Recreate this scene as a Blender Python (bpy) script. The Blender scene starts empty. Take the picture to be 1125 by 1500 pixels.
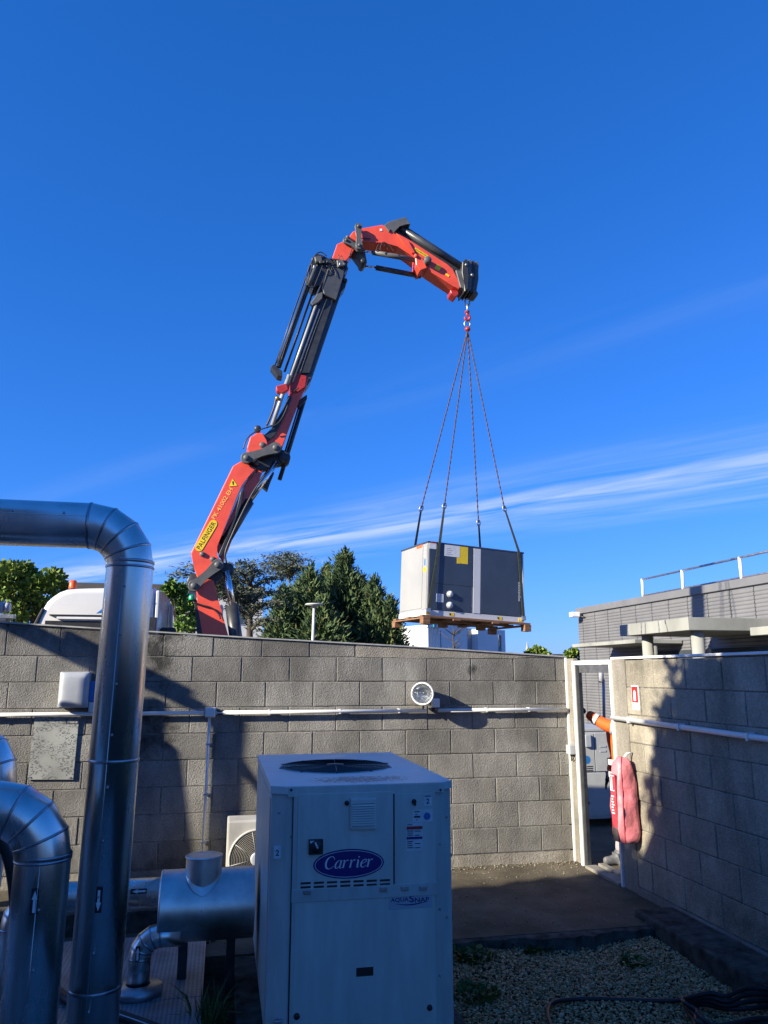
import bpy, bmesh, math, random
import numpy as np
from mathutils import Vector, Matrix
random.seed(7); RNG = np.random.default_rng(7)
PI = math.pi; rad = math.radians
scene = bpy.context.scene
COL = scene.collection

# ---------------------------------------------------------------- camera
CAM_H, YAW, PITCH, FPX = 2.03, rad(11.6), rad(11.8), 1127.0
cam = bpy.data.cameras.new('camera'); camo = bpy.data.objects.new('camera', cam); COL.objects.link(camo)
camo.location = (0, 0, CAM_H); camo.rotation_euler = (PI/2 + PITCH, 0, -YAW)
cam.sensor_fit = 'VERTICAL'; cam.sensor_height = 24.0; cam.lens = 24.0*FPX/1500.0
cam.clip_start = 0.05; cam.clip_end = 5000
scene.camera = camo
scene.render.resolution_x, scene.render.resolution_y = 768, 1024

# ---------------------------------------------------------------- sky, sun, exposure
SUN_RAY = Vector((2.12, 0.80, -1.0)).normalized()          # travel direction of the light
TO_SUN = -SUN_RAY
ELEV = math.asin(TO_SUN.z)
world = bpy.data.worlds.new('World'); scene.world = world; world.use_nodes = True
wn, wl = world.node_tree.nodes, world.node_tree.links
wn.clear()
def wnode(t, **k):
    n = wn.new(t)
    for a, b in k.items(): setattr(n, a, b)
    return n
sky = wnode('ShaderNodeTexSky', sky_type='NISHITA', sun_disc=False)
sky.sun_elevation = ELEV
sky.sun_rotation = math.atan2(TO_SUN.x, TO_SUN.y)
sky.altitude = 200; sky.air_density = 1.0; sky.dust_density = 0.35; sky.ozone_density = 3.0
gam = wnode('ShaderNodeGamma'); gam.inputs['Gamma'].default_value = 0.8
wl.new(sky.outputs[0], gam.inputs['Color'])
hsv = wnode('ShaderNodeMix', data_type='RGBA', blend_type='MULTIPLY'); hsv.inputs['Factor'].default_value = 1.0
hsv.inputs['B'].default_value = (0.148, 0.472, 1.13, 1); wl.new(gam.outputs[0], hsv.inputs['A'])    # deep, saturated spring blue
sepc = wnode('ShaderNodeSeparateColor'); wl.new(hsv.outputs['Result'], sepc.inputs[0])
cmbc = wnode('ShaderNodeCombineColor'); wl.new(sepc.outputs[1], cmbc.inputs[1]); wl.new(sepc.outputs[2], cmbc.inputs[2])
pwr = wnode('ShaderNodeMath', operation='POWER'); pwr.inputs[1].default_value = 1.6; wl.new(sepc.outputs[0], pwr.inputs[0])
mlr = wnode('ShaderNodeMath', operation='MULTIPLY'); mlr.inputs[1].default_value = 2.45; wl.new(pwr.outputs[0], mlr.inputs[0]); wl.new(mlr.outputs[0], cmbc.inputs[0])
tc = wnode('ShaderNodeTexCoord')
sep = wnode('ShaderNodeSeparateXYZ'); wl.new(tc.outputs['Generated'], sep.inputs[0])
def wm(op, a, b=None, c=None):
    n = wnode('ShaderNodeMath', operation=op)
    for i, v in enumerate((a, b, c)):
        if v is None: continue
        if isinstance(v, (int, float)): n.inputs[i].default_value = v
        else: wl.new(v, n.inputs[i])
    return n.outputs[0]
zc = wm('MAXIMUM', sep.outputs[2], 0.02)
cu = wm('DIVIDE', sep.outputs[0], zc); cv = wm('DIVIDE', sep.outputs[1], zc)
s_ = wm('ADD', wm('MULTIPLY', cu, 0.797), wm('MULTIPLY', cv, 0.604))        # across the cirrus streaks
t_ = wm('SUBTRACT', wm('MULTIPLY', cu, 0.604), wm('MULTIPLY', cv, 0.797))   # along them
comb = wnode('ShaderNodeCombineXYZ')
wl.new(wm('MULTIPLY', s_, 2.6), comb.inputs[0]); wl.new(wm('MULTIPLY', t_, 0.42), comb.inputs[1])
nz = wnode('ShaderNodeTexNoise'); nz.inputs['Scale'].default_value = 1.5; nz.inputs['Detail'].default_value = 9
nz.inputs['Roughness'].default_value = 0.56; nz.inputs['Distortion'].default_value = 0.5
wl.new(comb.outputs[0], nz.inputs['Vector'])
nb = wnode('ShaderNodeTexNoise'); nb.inputs['Scale'].default_value = 0.5; nb.inputs['Detail'].default_value = 2
wl.new(comb.outputs[0], nb.inputs['Vector'])
def band(c, w, amp):
    d = wm('DIVIDE', wm('SUBTRACT', wm('ADD', s_, wm('MULTIPLY', wm('SUBTRACT', nb.outputs['Fac'], 0.5), 0.9)), c), w)
    return wm('MULTIPLY', wm('POWER', 2.718, wm('MULTIPLY', wm('MULTIPLY', d, d), -1.0)), amp)
bands = wm('ADD', wm('ADD', band(3.95, 0.44, 1.15), band(2.05, 0.20, 0.08)), band(4.75, 0.25, 0.25))
cl = wm('MULTIPLY', wm('MULTIPLY', wm('SUBTRACT', nz.outputs['Fac'], 0.35), 2.7), bands)
clc = wnode('ShaderNodeClamp'); wl.new(cl, clc.inputs[0])
mixc = wnode('ShaderNodeMix', data_type='RGBA'); mixc.inputs['B'].default_value = (2.9, 3.3, 3.9, 1)
wl.new(wm('MULTIPLY', clc.outputs[0], 0.80), mixc.inputs['Factor']); wl.new(cmbc.outputs[0], mixc.inputs['A'])
bg = wnode('ShaderNodeBackground'); bg.inputs['Strength'].default_value = 0.10
wl.new(mixc.outputs['Result'], bg.inputs['Color'])
wout = wnode('ShaderNodeOutputWorld'); wl.new(bg.outputs[0], wout.inputs[0])

sun = bpy.data.lights.new('sun', 'SUN'); suno = bpy.data.objects.new('sun', sun); COL.objects.link(suno)
sun.energy = 4.3; sun.angle = rad(0.53); sun.color = (1.0, 0.91, 0.73)
suno.rotation_euler = SUN_RAY.to_track_quat('-Z', 'Y').to_euler(); suno.location = (-20, -6, 14)
scene.view_settings.view_transform = 'Standard'; scene.view_settings.look = 'None'
scene.view_settings.gamma = 1.0; scene.view_settings.exposure = 1.4
scene.view_settings.use_curve_mapping = False

# ---------------------------------------------------------------- pixel -> world (a pixel only gives a direction)
_F = Vector((math.sin(YAW), math.cos(YAW), 0)); _R = Vector((math.cos(YAW), -math.sin(YAW), 0)); _Z = Vector((0, 0, 1))
_D = _F*math.cos(PITCH) + _Z*math.sin(PITCH); _U = -_F*math.sin(PITCH) + _Z*math.cos(PITCH)
_C = Vector((0, 0, CAM_H))
def ray(x, y): return _R*((x-562.5)/FPX) + _U*((750-y)/FPX) + _D
def hit(x, y, ax, val):
    d = ray(x, y); return _C + d*((val-_C[ax])/d[ax])
def G(x, y, z=0.0): return hit(x, y, 2, z)          # on the ground
def A(x, y, Y): return hit(x, y, 1, Y)              # on a plane parallel to the back wall
def XP(x, y, X): return hit(x, y, 0, X)             # on a plane parallel to the right wall
YB, XR = 8.49, 3.90                                  # faces of the two block walls

# ---------------------------------------------------------------- materials
MATS = {}
def mat(name, col, rough=0.6, metal=0.0, var=0.12, scale=6.0, bump=0.0, bscale=60.0, rnd=0.0, col2=None, coords='Position', spec=0.5, coat=0.0, stretch=None):
    if name in MATS: return MATS[name]
    m = bpy.data.materials.new(name); m.use_nodes = True
    n, l = m.node_tree.nodes, m.node_tree.links
    b = n['Principled BSDF']
    b.inputs['Roughness'].default_value = rough; b.inputs['Metallic'].default_value = metal
    b.inputs['Specular IOR Level'].default_value = spec
    if coat: b.inputs['Coat Weight'].default_value = coat; b.inputs['Coat Roughness'].default_value = 0.1
    if coords == 'Position': src = n.new('ShaderNodeNewGeometry').outputs['Position']
    else: src = n.new('ShaderNodeTexCoord').outputs['Object']
    if stretch:
        mp = n.new('ShaderNodeMapping'); mp.inputs['Scale'].default_value = stretch; l.new(src, mp.inputs[0]); src = mp.outputs[0]
    t = n.new('ShaderNodeTexNoise'); t.inputs['Scale'].default_value = scale; t.inputs['Detail'].default_value = 6
    t.inputs['Roughness'].default_value = 0.6
    l.new(src, t.inputs['Vector'])
    r = n.new('ShaderNodeMapRange'); r.inputs['From Min'].default_value = 0.3; r.inputs['From Max'].default_value = 0.7
    l.new(t.outputs['Fac'], r.inputs['Value'])
    mx = n.new('ShaderNodeMix'); mx.data_type = 'RGBA'
    c2 = col2 if col2 else tuple(c*(1-2*var) for c in col)
    c1 = col if col2 else tuple(min(1, c*(1+var)) for c in col)
    mx.inputs['A'].default_value = (*c2, 1); mx.inputs['B'].default_value = (*c1, 1)
    l.new(r.outputs[0], mx.inputs['Factor'])
    out = mx.outputs['Result']
    if rnd:
        oi = n.new('ShaderNodeObjectInfo'); rr = n.new('ShaderNodeMapRange')
        rr.inputs['To Min'].default_value = 1-rnd; rr.inputs['To Max'].default_value = 1+rnd
        l.new(oi.outputs['Random'], rr.inputs['Value'])
        h = n.new('ShaderNodeHueSaturation'); l.new(rr.outputs[0], h.inputs['Value']); l.new(out, h.inputs['Color']); out = h.outputs[0]
    l.new(out, b.inputs['Base Color'])
    rv = n.new('ShaderNodeMapRange'); rv.inputs['To Min'].default_value = max(0.02, rough-0.08); rv.inputs['To Max'].default_value = min(1, rough+0.08)
    l.new(t.outputs['Fac'], rv.inputs['Value']); l.new(rv.outputs[0], b.inputs['Roughness'])
    if bump:
        t2 = n.new('ShaderNodeTexNoise'); t2.inputs['Scale'].default_value = bscale; t2.inputs['Detail'].default_value = 5
        l.new(src, t2.inputs['Vector'])
        bp = n.new('ShaderNodeBump'); bp.inputs['Strength'].default_value = min(1, bump); bp.inputs['Distance'].default_value = 0.01
        l.new(t2.outputs['Fac'], bp.inputs['Height']); l.new(bp.outputs[0], b.inputs['Normal'])
    m['out'] = 0
    MATS[name] = m; return m

def nmath(m, op, a, b=None):
    n = m.node_tree.nodes.new('ShaderNodeMath'); n.operation = op
    for i, v in enumerate((a, b)):
        if v is None: continue
        if isinstance(v, (int, float)): n.inputs[i].default_value = v
        else: m.node_tree.links.new(v, n.inputs[i])
    return n.outputs[0]

def concrete_block(name, c1, c2, stains=(), rnd=0.15):
    """rough pressed concrete: two greys, coarse aggregate, per-block tint, and mould stains with shapes of their own"""
    m = mat(name, c1, rough=0.93, col2=c2, scale=1.5, rnd=rnd, spec=0.2)
    n, l = m.node_tree.nodes, m.node_tree.links
    b = n['Principled BSDF']
    pos = n.new('ShaderNodeNewGeometry').outputs['Position']
    base = b.inputs['Base Color'].links[0].from_socket
    f = n.new('ShaderNodeTexNoise'); f.inputs['Scale'].default_value = 55; f.inputs['Detail'].default_value = 4; l.new(pos, f.inputs['Vector'])
    fr = n.new('ShaderNodeMapRange'); fr.inputs['From Min'].default_value = 0.32; fr.inputs['From Max'].default_value = 0.68
    fr.inputs['To Min'].default_value = 0.82; fr.inputs['To Max'].default_value = 1.12; l.new(f.outputs['Fac'], fr.inputs['Value'])
    h = n.new('ShaderNodeHueSaturation'); l.new(base, h.inputs['Color']); l.new(fr.outputs[0], h.inputs['Value'])
    col = h.outputs[0]
    mpw = n.new('ShaderNodeMapping'); mpw.inputs['Scale'].default_value = (1.6, 1.6, 0.7); l.new(pos, mpw.inputs[0])      # rain-washed weathering
    ww = n.new('ShaderNodeTexNoise'); ww.inputs['Scale'].default_value = 1.3; ww.inputs['Detail'].default_value = 8; ww.inputs['Roughness'].default_value = 0.68; l.new(mpw.outputs[0], ww.inputs['Vector'])
    wr_ = n.new('ShaderNodeMapRange'); wr_.inputs['From Min'].default_value = 0.33; wr_.inputs['From Max'].default_value = 0.62; wr_.inputs['To Min'].default_value = 0.56; wr_.inputs['To Max'].default_value = 1.10; l.new(ww.outputs['Fac'], wr_.inputs['Value'])
    hw = n.new('ShaderNodeHueSaturation'); l.new(col, hw.inputs['Color']); l.new(wr_.outputs[0], hw.inputs['Value']); col = hw.outputs[0]
    v = n.new('ShaderNodeTexVoronoi'); v.inputs['Scale'].default_value = 95; l.new(pos, v.inputs['Vector'])
    add = nmath(m, 'ADD', nmath(m, 'MULTIPLY', f.outputs['Fac'], 1.0), nmath(m, 'MULTIPLY', v.outputs['Distance'], 0.7))
    bp = n.new('ShaderNodeBump'); bp.inputs['Strength'].default_value = 0.6; bp.inputs['Distance'].default_value = 0.009
    l.new(add, bp.inputs['Height']); l.new(bp.outputs[0], b.inputs['Normal'])
    sp = n.new('ShaderNodeSeparateXYZ'); l.new(pos, sp.inputs[0])
    w = n.new('ShaderNodeTexNoise'); w.inputs['Scale'].default_value = 7; w.inputs['Detail'].default_value = 7; w.inputs['Roughness'].default_value = 0.7
    l.new(pos, w.inputs['Vector'])
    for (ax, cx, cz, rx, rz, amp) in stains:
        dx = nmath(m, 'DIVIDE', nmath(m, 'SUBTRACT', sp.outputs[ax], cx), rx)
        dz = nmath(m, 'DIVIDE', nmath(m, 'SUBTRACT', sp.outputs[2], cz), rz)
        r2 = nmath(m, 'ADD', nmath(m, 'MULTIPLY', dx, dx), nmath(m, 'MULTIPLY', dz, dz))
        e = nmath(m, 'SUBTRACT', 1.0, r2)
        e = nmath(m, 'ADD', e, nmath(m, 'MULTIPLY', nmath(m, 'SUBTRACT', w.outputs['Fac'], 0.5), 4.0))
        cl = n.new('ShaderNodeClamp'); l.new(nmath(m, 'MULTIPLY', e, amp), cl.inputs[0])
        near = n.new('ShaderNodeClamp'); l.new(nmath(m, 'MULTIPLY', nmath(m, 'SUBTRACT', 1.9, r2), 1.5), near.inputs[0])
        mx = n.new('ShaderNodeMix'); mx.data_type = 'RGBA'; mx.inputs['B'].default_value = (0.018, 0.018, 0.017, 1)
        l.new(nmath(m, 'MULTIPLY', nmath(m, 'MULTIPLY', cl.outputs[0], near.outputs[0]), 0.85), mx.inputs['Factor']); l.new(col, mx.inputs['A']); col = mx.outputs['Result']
    l.new(col, b.inputs['Base Color'])
    return m

# ---------------------------------------------------------------- mesh helpers
class MB:
    """collects shapes (world or local coordinates) for ONE mesh object"""
    def __init__(s): s.v = []; s.f = []; s.smooth = []
    def add(s, vs, fs, smooth=False):
        o = len(s.v); s.v += [tuple(p) for p in vs]; s.f += [tuple(i+o for i in f) for f in fs]; s.smooth += [smooth]*len(fs); return s
    def box(s, x0, y0, z0, x1, y1, z1, bev=0.0):
        if bev <= 0:
            vs = [(x, y, z) for z in (z0, z1) for y in (y0, y1) for x in (x0, x1)]
            return s.add(vs, [(0,2,3,1), (4,5,7,6), (0,1,5,4), (2,6,7,3), (0,4,6,2), (1,3,7,5)])
        bm = bmesh.new(); bmesh.ops.create_cube(bm, size=1)
        for v in bm.verts: v.co = Vector(((x0+x1)/2+v.co.x*(x1-x0), (y0+y1)/2+v.co.y*(y1-y0), (z0+z1)/2+v.co.z*(z1-z0)))
        bmesh.ops.bevel(bm, geom=bm.edges[:], offset=bev, segments=2, profile=0.6, affect='EDGES')
        return s.addbm(bm)
    def addbm(s, bm, smooth=False):
        bm.verts.ensure_lookup_table(); bm.verts.index_update()
        s.add([v.co[:] for v in bm.verts], [[v.index for v in f.verts] for f in bm.faces], smooth); bm.free(); return s
    def prism(s, pts, vec, bev=0.0):
        """closed polygon (3-D points) pushed along vec"""
        n = len(pts); vec = Vector(vec)
        pts = [Vector(p) for p in pts]
        nrm = sum(((pts[i]-pts[0]).cross(pts[(i+1) % n]-pts[0]) for i in range(1, n-1)), Vector())
        if nrm.dot(vec) > 0: pts = pts[::-1]
        vs = pts + [p+vec for p in pts]
        fs = [tuple(range(n)), tuple(range(2*n-1, n-1, -1))] + [(i, i+n, (i+1) % n+n, (i+1) % n) for i in range(n)]
        if bev <= 0: return s.add(vs, fs)
        bm = bmesh.new(); bv = [bm.verts.new(v) for v in vs]
        for f in fs: bm.faces.new([bv[i] for i in f])
        bmesh.ops.bevel(bm, geom=bm.edges[:], offset=bev, segments=1, affect='EDGES', clamp_overlap=True)
        return s.addbm(bm)
    def tube(s, path, r, seg=12, caps=True, smooth=True):
        path = [Vector(p) for p in path]; n = len(path)
        rs = r if isinstance(r, (list, tuple)) else [r]*n
        up = None; rings = []
        for i, p in enumerate(path):
            if i == 0: t = path[1]-p
            elif i == n-1: t = p-path[i-1]
            else: t = (path[i+1]-p).normalized() + (p-path[i-1]).normalized()
            t.normalize()
            if up is None:
                up = Vector((0, 0, 1)) if abs(t.z) < 0.9 else Vector((1, 0, 0))
            up = (up - t*up.dot(t))
            if up.length < 1e-4: up = Vector((0, 1, 0)) - t*t.y
            up.normalize(); sd = t.cross(up)
            k = 1.0
            if 0 < i < n-1:
                c = (path[i+1]-p).normalized().dot((p-path[i-1]).normalized()); k = 1/max(0.5, math.sqrt((1+c)/2))
                bis = ((path[i+1]-p).normalized() - (p-path[i-1]).normalized())
                bis = bis.normalized() if bis.length > 1e-5 else None
            else: bis = None
            ring = []
            for j in range(seg):
                a = 2*PI*j/seg; o = (up*math.cos(a)+sd*math.sin(a))*rs[i]
                if bis is not None: o = o + bis*(o.dot(bis))*(k-1)
                ring.append(p+o)
            rings.append(ring)
        vs = [v for rg in rings for v in rg]
        fs = [(i*seg+j, i*seg+(j+1) % seg, (i+1)*seg+(j+1) % seg, (i+1)*seg+j) for i in range(n-1) for j in range(seg)]
        s.add(vs, fs, smooth)
        if caps:
            o = len(s.v)-len(vs)
            s.f += [tuple(o+j for j in range(seg-1, -1, -1)), tuple(o+(n-1)*seg+j for j in range(seg))]; s.smooth += [False, False]
        return s
    def cyl(s, a, b, r, seg=20, smooth=True): return s.tube([a, b], r, seg, True, smooth)
    def lathe(s, prof, origin, axis, seg=32, smooth=True):
        """profile [(radius, along)] turned about axis through origin"""
        ax = Vector(axis).normalized(); u = ax.orthogonal().normalized(); w = ax.cross(u); o = Vector(origin)
        vs = [o+ax*h+(u*math.cos(2*PI*j/seg)+w*math.sin(2*PI*j/seg))*r for r, h in prof for j in range(seg)]
        n = len(prof)
        fs = [(i*seg+j, i*seg+(j+1) % seg, (i+1)*seg+(j+1) % seg, (i+1)*seg+j) for i in range(n-1) for j in range(seg)]
        return s.add(vs, fs, smooth)
    def quad(s, a, b, c, d): return s.add([a, b, c, d], [(0, 1, 2, 3)])
    def build(s, name, m, parent=None, local=False):
        me = bpy.data.meshes.new(name)
        V = np.array(s.v, dtype=float); V = V.reshape(-1, 3)
        if local: org = np.zeros(3)
        else:
            lo, hi = V.min(0), V.max(0); org = np.array([(lo[0]+hi[0])/2, (lo[1]+hi[1])/2, lo[2]])
        me.from_pydata((V-org).tolist(), [], s.f)
        me.polygons.foreach_set('use_smooth', s.smooth); me.update()
        if m is not None: me.materials.append(m)
        o = bpy.data.objects.new(name, me); COL.objects.link(o)
        if local:
            o.parent = parent
        else:
            o.location = org
            if parent is not None:
                o.parent = parent; o.matrix_parent_inverse = wmat(parent).inverted()
        return o
def wmat(o):
    loc = Matrix.LocRotScale(o.location, o.rotation_euler, o.scale)
    return loc if o.parent is None else wmat(o.parent) @ o.matrix_parent_inverse @ loc
def tag(o, label, cat=None, group=None, kind=None):
    if label: o['label'] = label
    if cat: o['category'] = cat
    if group: o['group'] = group
    if kind: o['kind'] = kind
    return o
def thing(name, label, cat, loc=(0, 0, 0), rz=0.0, group=None):
    o = bpy.data.objects.new(name, None); COL.objects.link(o); o.empty_display_size = 0.2
    o.location = loc; o.rotation_euler = (0, 0, rz)
    return tag(o, label, cat, group)
def struct(o): o['kind'] = 'structure'; return o
def text(body, m, parent, origin, ex, ey, height, name='lettering', shear=0.0, bold=0.0, width=None, lift=0.0, space=1.0):
    """flat print: centred on origin, running along ex, up along ey, letter height in metres"""
    c = bpy.data.curves.new(name, 'FONT'); c.body = body; c.align_x = 'CENTER'; c.align_y = 'CENTER'; c.size = 1.0
    c.shear = shear; c.offset = bold; c.resolution_u = 3; c.space_character = space
    t = bpy.data.objects.new(name, c); COL.objects.link(t)
    bpy.context.view_layer.update()
    me = bpy.data.meshes.new_from_object(t.evaluated_get(bpy.context.evaluated_depsgraph_get()))
    bpy.data.objects.remove(t); bpy.data.curves.remove(c)
    V = np.array([v.co[:] for v in me.vertices]); lo, hi = V.min(0), V.max(0)
    k = height/(hi[1]-lo[1]); kx = k if width is None else width/(hi[0]-lo[0])
    ex, ey = Vector(ex).normalized(), Vector(ey).normalized(); nz_ = ex.cross(ey)
    o0 = Vector(origin)+nz_*lift
    for v in me.vertices: v.co = ex*((v.co.x-(lo[0]+hi[0])/2)*kx) + ey*((v.co.y-(lo[1]+hi[1])/2)*k)
    me.materials.clear(); me.materials.append(m); me.name = name
    o = bpy.data.objects.new(name, me); COL.objects.link(o); o.location = o0
    if parent is not None: o.parent = parent; o.matrix_parent_inverse = wmat(parent).inverted()
    return o
# ---------------------------------------------------------------- palette
M_asph = mat('asphalt', (0.100, 0.094, 0.083), 0.95, var=0.30, scale=3.5, bump=0.7, bscale=120, spec=0.2)
M_soil = mat('soil', (0.055, 0.046, 0.036), 0.97, var=0.35, scale=5, bump=0.8, bscale=40, spec=0.1)
M_conc = mat('concrete_plain', (0.24, 0.225, 0.195), 0.92, var=0.18, scale=5, bump=0.35, bscale=70, spec=0.2)
M_mortar = mat('mortar', (0.175, 0.167, 0.150), 0.95, var=0.3, scale=20, bump=0.5, bscale=90, spec=0.1)
M_darkconc = mat('mossy_concrete', (0.085, 0.082, 0.068), 0.95, var=0.4, scale=8, bump=0.7, bscale=60, spec=0.15)
M_white = mat('white_paint', (0.72, 0.72, 0.70), 0.45, var=0.06, scale=4)
M_pvc = mat('white_plastic', (0.68, 0.68, 0.66), 0.4, var=0.06, scale=6)
M_greyplastic = mat('grey_plastic', (0.36, 0.38, 0.41), 0.45, var=0.08, scale=6)
M_black = mat('black_rubber', (0.018, 0.018, 0.019), 0.5, var=0.2, scale=12)
M_blackmetal = mat('black_metal', (0.028, 0.030, 0.034), 0.45, var=0.25, scale=10)
M_galv = mat('galvanised_steel', (0.42, 0.43, 0.45), 0.42, metal=0.9, var=0.15, scale=10)
M_zinc = mat('weathered_zinc', (0.40, 0.40, 0.38), 0.6, metal=0.3, var=0.15, scale=8)
M_alu = mat('aluminium_jacket', (0.76, 0.735, 0.69), 0.28, metal=1.0, var=0.14, scale=4, stretch=(1, 1, 0.25), bump=0.10, bscale=7)
M_seam = mat('jacket_seam', (0.40, 0.42, 0.45), 0.35, metal=1.0, var=0.15, scale=9)
M_carrier = mat('painted_sheet_steel', (0.57, 0.585, 0.525), 0.40, var=0.08, scale=2.2, stretch=(5, 5, 0.8), bump=0.10, bscale=1.3)
M_carrier2 = mat('painted_sheet_steel_trim', (0.51, 0.525, 0.48), 0.42, var=0.09, scale=3, stretch=(4, 4, 0.8))
M_navy = mat('navy_print', (0.012, 0.010, 0.16), 0.35, var=0.05)
M_print = mat('white_print', (0.78, 0.78, 0.78), 0.5, var=0.03)
M_paper = mat('paper_label', (0.66, 0.67, 0.67), 0.6, var=0.08, scale=12)
M_inkblk = mat('black_print', (0.015, 0.015, 0.02), 0.5, var=0.1)
M_inkred = mat('red_print', (0.45, 0.02, 0.025), 0.5, var=0.1)
M_inkblue = mat('blue_print', (0.02, 0.16, 0.45), 0.45, var=0.08)
M_yellow = mat('yellow_print', (0.80, 0.55, 0.015), 0.45, var=0.06)
M_orangep = mat('orange_print', (0.95, 0.46, 0.09), 0.45, var=0.06)

# ---------------------------------------------------------------- ground and paving
struct(MB().add([(-900, -900, -0.12), (900, -900, -0.12), (900, 1500, -0.12), (-900, 1500, -0.12)], [(0, 1, 2, 3)]).build('ground', M_soil))
MB_p = MB().box(-40, 6.30, -0.12, 60, 60, 0.0)
M_tar = concrete_block('worn_asphalt', (0.150, 0.128, 0.092), (0.080, 0.068, 0.050), rnd=0.0, stains=((0, 3.2, 0.0, 0.5, 0.4, 0.0),))
pav = struct(MB_p.build('pavement', M_tar))
# ragged lip of the paving above the gravel
lip = MB(); px = [1.2+0.08*i for i in range(31)]
ey = [6.30-0.05-0.06*random.random()-0.03*math.sin(x*5) for x in px]
vs = []; fs = []
for i, x in enumerate(px):
    vs += [(x, 6.31, -0.003), (x, ey[i], -0.006-0.01*random.random()), (x, ey[i]-0.02, -0.12)]
for i in range(len(px)-1):
    a = i*3; fs += [(a, a+1, a+4, a+3), (a+1, a+2, a+5, a+4)]
lip.add(vs, fs); struct(lip.build('pavement_edge', M_darkconc))
# footing slab that carries the chiller and the strip of path to its left
struct(MB().box(0.16, 3.2, -0.119, 1.50, 6.26, 0.0, 0.012).build('concrete_slab', M_darkconc))
struct(MB().box(-3.4, 6.95, -0.10, -0.30, 7.30, 0.16, 0.015).build('low_kerb', M_darkconc))
# kerb against the right-hand wall
struct(MB().box(3.52, 1.0, -0.119, 3.885, 6.55, 0.055, 0.02).build('kerb', M_darkconc))

def stones(n, region, zf, smin, smax, name, m, flat=0.6):
    """many loose stones, each a lumpy twenty-faced pebble, in one mesh"""
    bm = bmesh.new(); bmesh.ops.create_icosphere(bm, subdivisions=1, radius=1.0)
    bv = np.array([v.co[:] for v in bm.verts]); bf = np.array([[v.index for v in f.verts] for f in bm.faces]); bm.free()
    nv = len(bv)
    P = region(n); n = len(P)
    S = RNG.uniform(smin, smax, (n, 1))*RNG.uniform(0.65, 1.25, (n, 3)); S[:, 2] *= flat
    V = bv[None]*S[:, None, :]*RNG.uniform(0.82, 1.15, (n, nv, 1))
    a = RNG.uniform(0, 2*PI, n); t = RNG.uniform(-0.5, 0.5, n)
    ca, sa, ct, st = np.cos(a)[:, None], np.sin(a)[:, None], np.cos(t)[:, None], np.sin(t)[:, None]
    y, z = V[..., 1]*ct - V[..., 2]*st, V[..., 1]*st + V[..., 2]*ct
    x = V[..., 0]; x, y = x*ca - y*sa, x*sa + y*ca
    V = np.stack([x, y, z], -1); Z = zf(P)
    V[..., 0] += P[:, 0:1]; V[..., 1] += P[:, 1:2]; V[..., 2] += Z[:, None]
    F = (bf[None] + (np.arange(n)*nv)[:, None, None]).reshape(-1, 3)
    me = bpy.data.meshes.new(name); me.vertices.add(n*nv); me.vertices.foreach_set('co', V.reshape(-1))
    me.loops.add(F.size); me.loops.foreach_set('vertex_index', F.reshape(-1).astype(np.int32))
    me.polygons.add(len(F)); me.polygons.foreach_set('loop_start', np.arange(0, F.size, 3, dtype=np.int32))
    me.update(calc_edges=True); me.validate()
    at = me.attributes.new('tint', 'FLOAT', 'POINT'); at.data.foreach_set('value', np.repeat(RNG.random(n), nv))
    me.materials.append(m); o = bpy.data.objects.new(name, me); COL.objects.link(o); o['kind'] = 'stuff'; return o
def tint_material(name, ramp, rough=0.85):
    m = bpy.data.materials.new(name); m.use_nodes = True; n, l = m.node_tree.nodes, m.node_tree.links
    b = n['Principled BSDF']; b.inputs['Roughness'].default_value = rough; b.inputs['Specular IOR Level'].default_value = 0.25
    at = n.new('ShaderNodeAttribute'); at.attribute_name = 'tint'
    cr = n.new('ShaderNodeValToRGB')
    while len(cr.color_ramp.elements) < len(ramp): cr.color_ramp.elements.new(0.5)
    for e, (p, c) in zip(cr.color_ramp.elements, ramp): e.position = p; e.color = (*c, 1)
    l.new(at.outputs['Fac'], cr.inputs[0])
    ps = n.new('ShaderNodeNewGeometry'); t = n.new('ShaderNodeTexNoise'); t.inputs['Scale'].default_value = 60; l.new(ps.outputs['Position'], t.inputs['Vector'])
    h = n.new('ShaderNodeHueSaturation'); r = n.new('ShaderNodeMapRange'); r.inputs['To Min'].default_value = 0.6; r.inputs['To Max'].default_value = 1.4
    l.new(t.outputs['Fac'], r.inputs['Value']); l.new(r.outputs[0], h.inputs['Value']); l.new(cr.outputs[0], h.inputs['Color']); l.new(h.outputs[0], b.inputs['Base Color'])
    return m
M_stone = tint_material('river_gravel', [(0.0, (0.24, 0.145, 0.065)), (0.35, (0.42, 0.27, 0.125)), (0.75, (0.54, 0.37, 0.19)), (1.0, (0.66, 0.49, 0.29))])
M_grit = tint_material('concrete_crumbs', [(0.0, (0.10, 0.09, 0.07)), (0.6, (0.20, 0.175, 0.135)), (1.0, (0.30, 0.27, 0.21))])
def reg_gravel(n):
    P = np.stack([RNG.uniform(1.50, 3.53, n), RNG.uniform(2.6, 6.26, n)], -1); return P
g = stones(46000, reg_gravel, lambda P: -0.10 + 0.018*np.sin(P[:, 0]*4)*np.cos(P[:, 1]*3) + RNG.uniform(0, 0.020, len(P)), 0.0045, 0.013, 'gravel', M_stone)
tag(g, 'bed of small beige gravel stones between the chiller and the kerb', 'gravel')
def reg_crumbs(n):
    x = RNG.uniform(1.4, 3.85, n); y = YB - 0.02 - np.abs(RNG.normal(0, 0.10, n)); return np.stack([x, y], -1)
g = stones(300, reg_crumbs, lambda P: RNG.uniform(0.0, 0.010, len(P)), 0.004, 0.012, 'loose_grit', M_grit)
tag(g, 'loose grit and crumbs along the foot of the rear block wall', 'grit')
def reg_pad(n): return np.stack([RNG.uniform(1.4, 3.8, n), RNG.uniform(6.35, 8.3, n)], -1)
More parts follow.
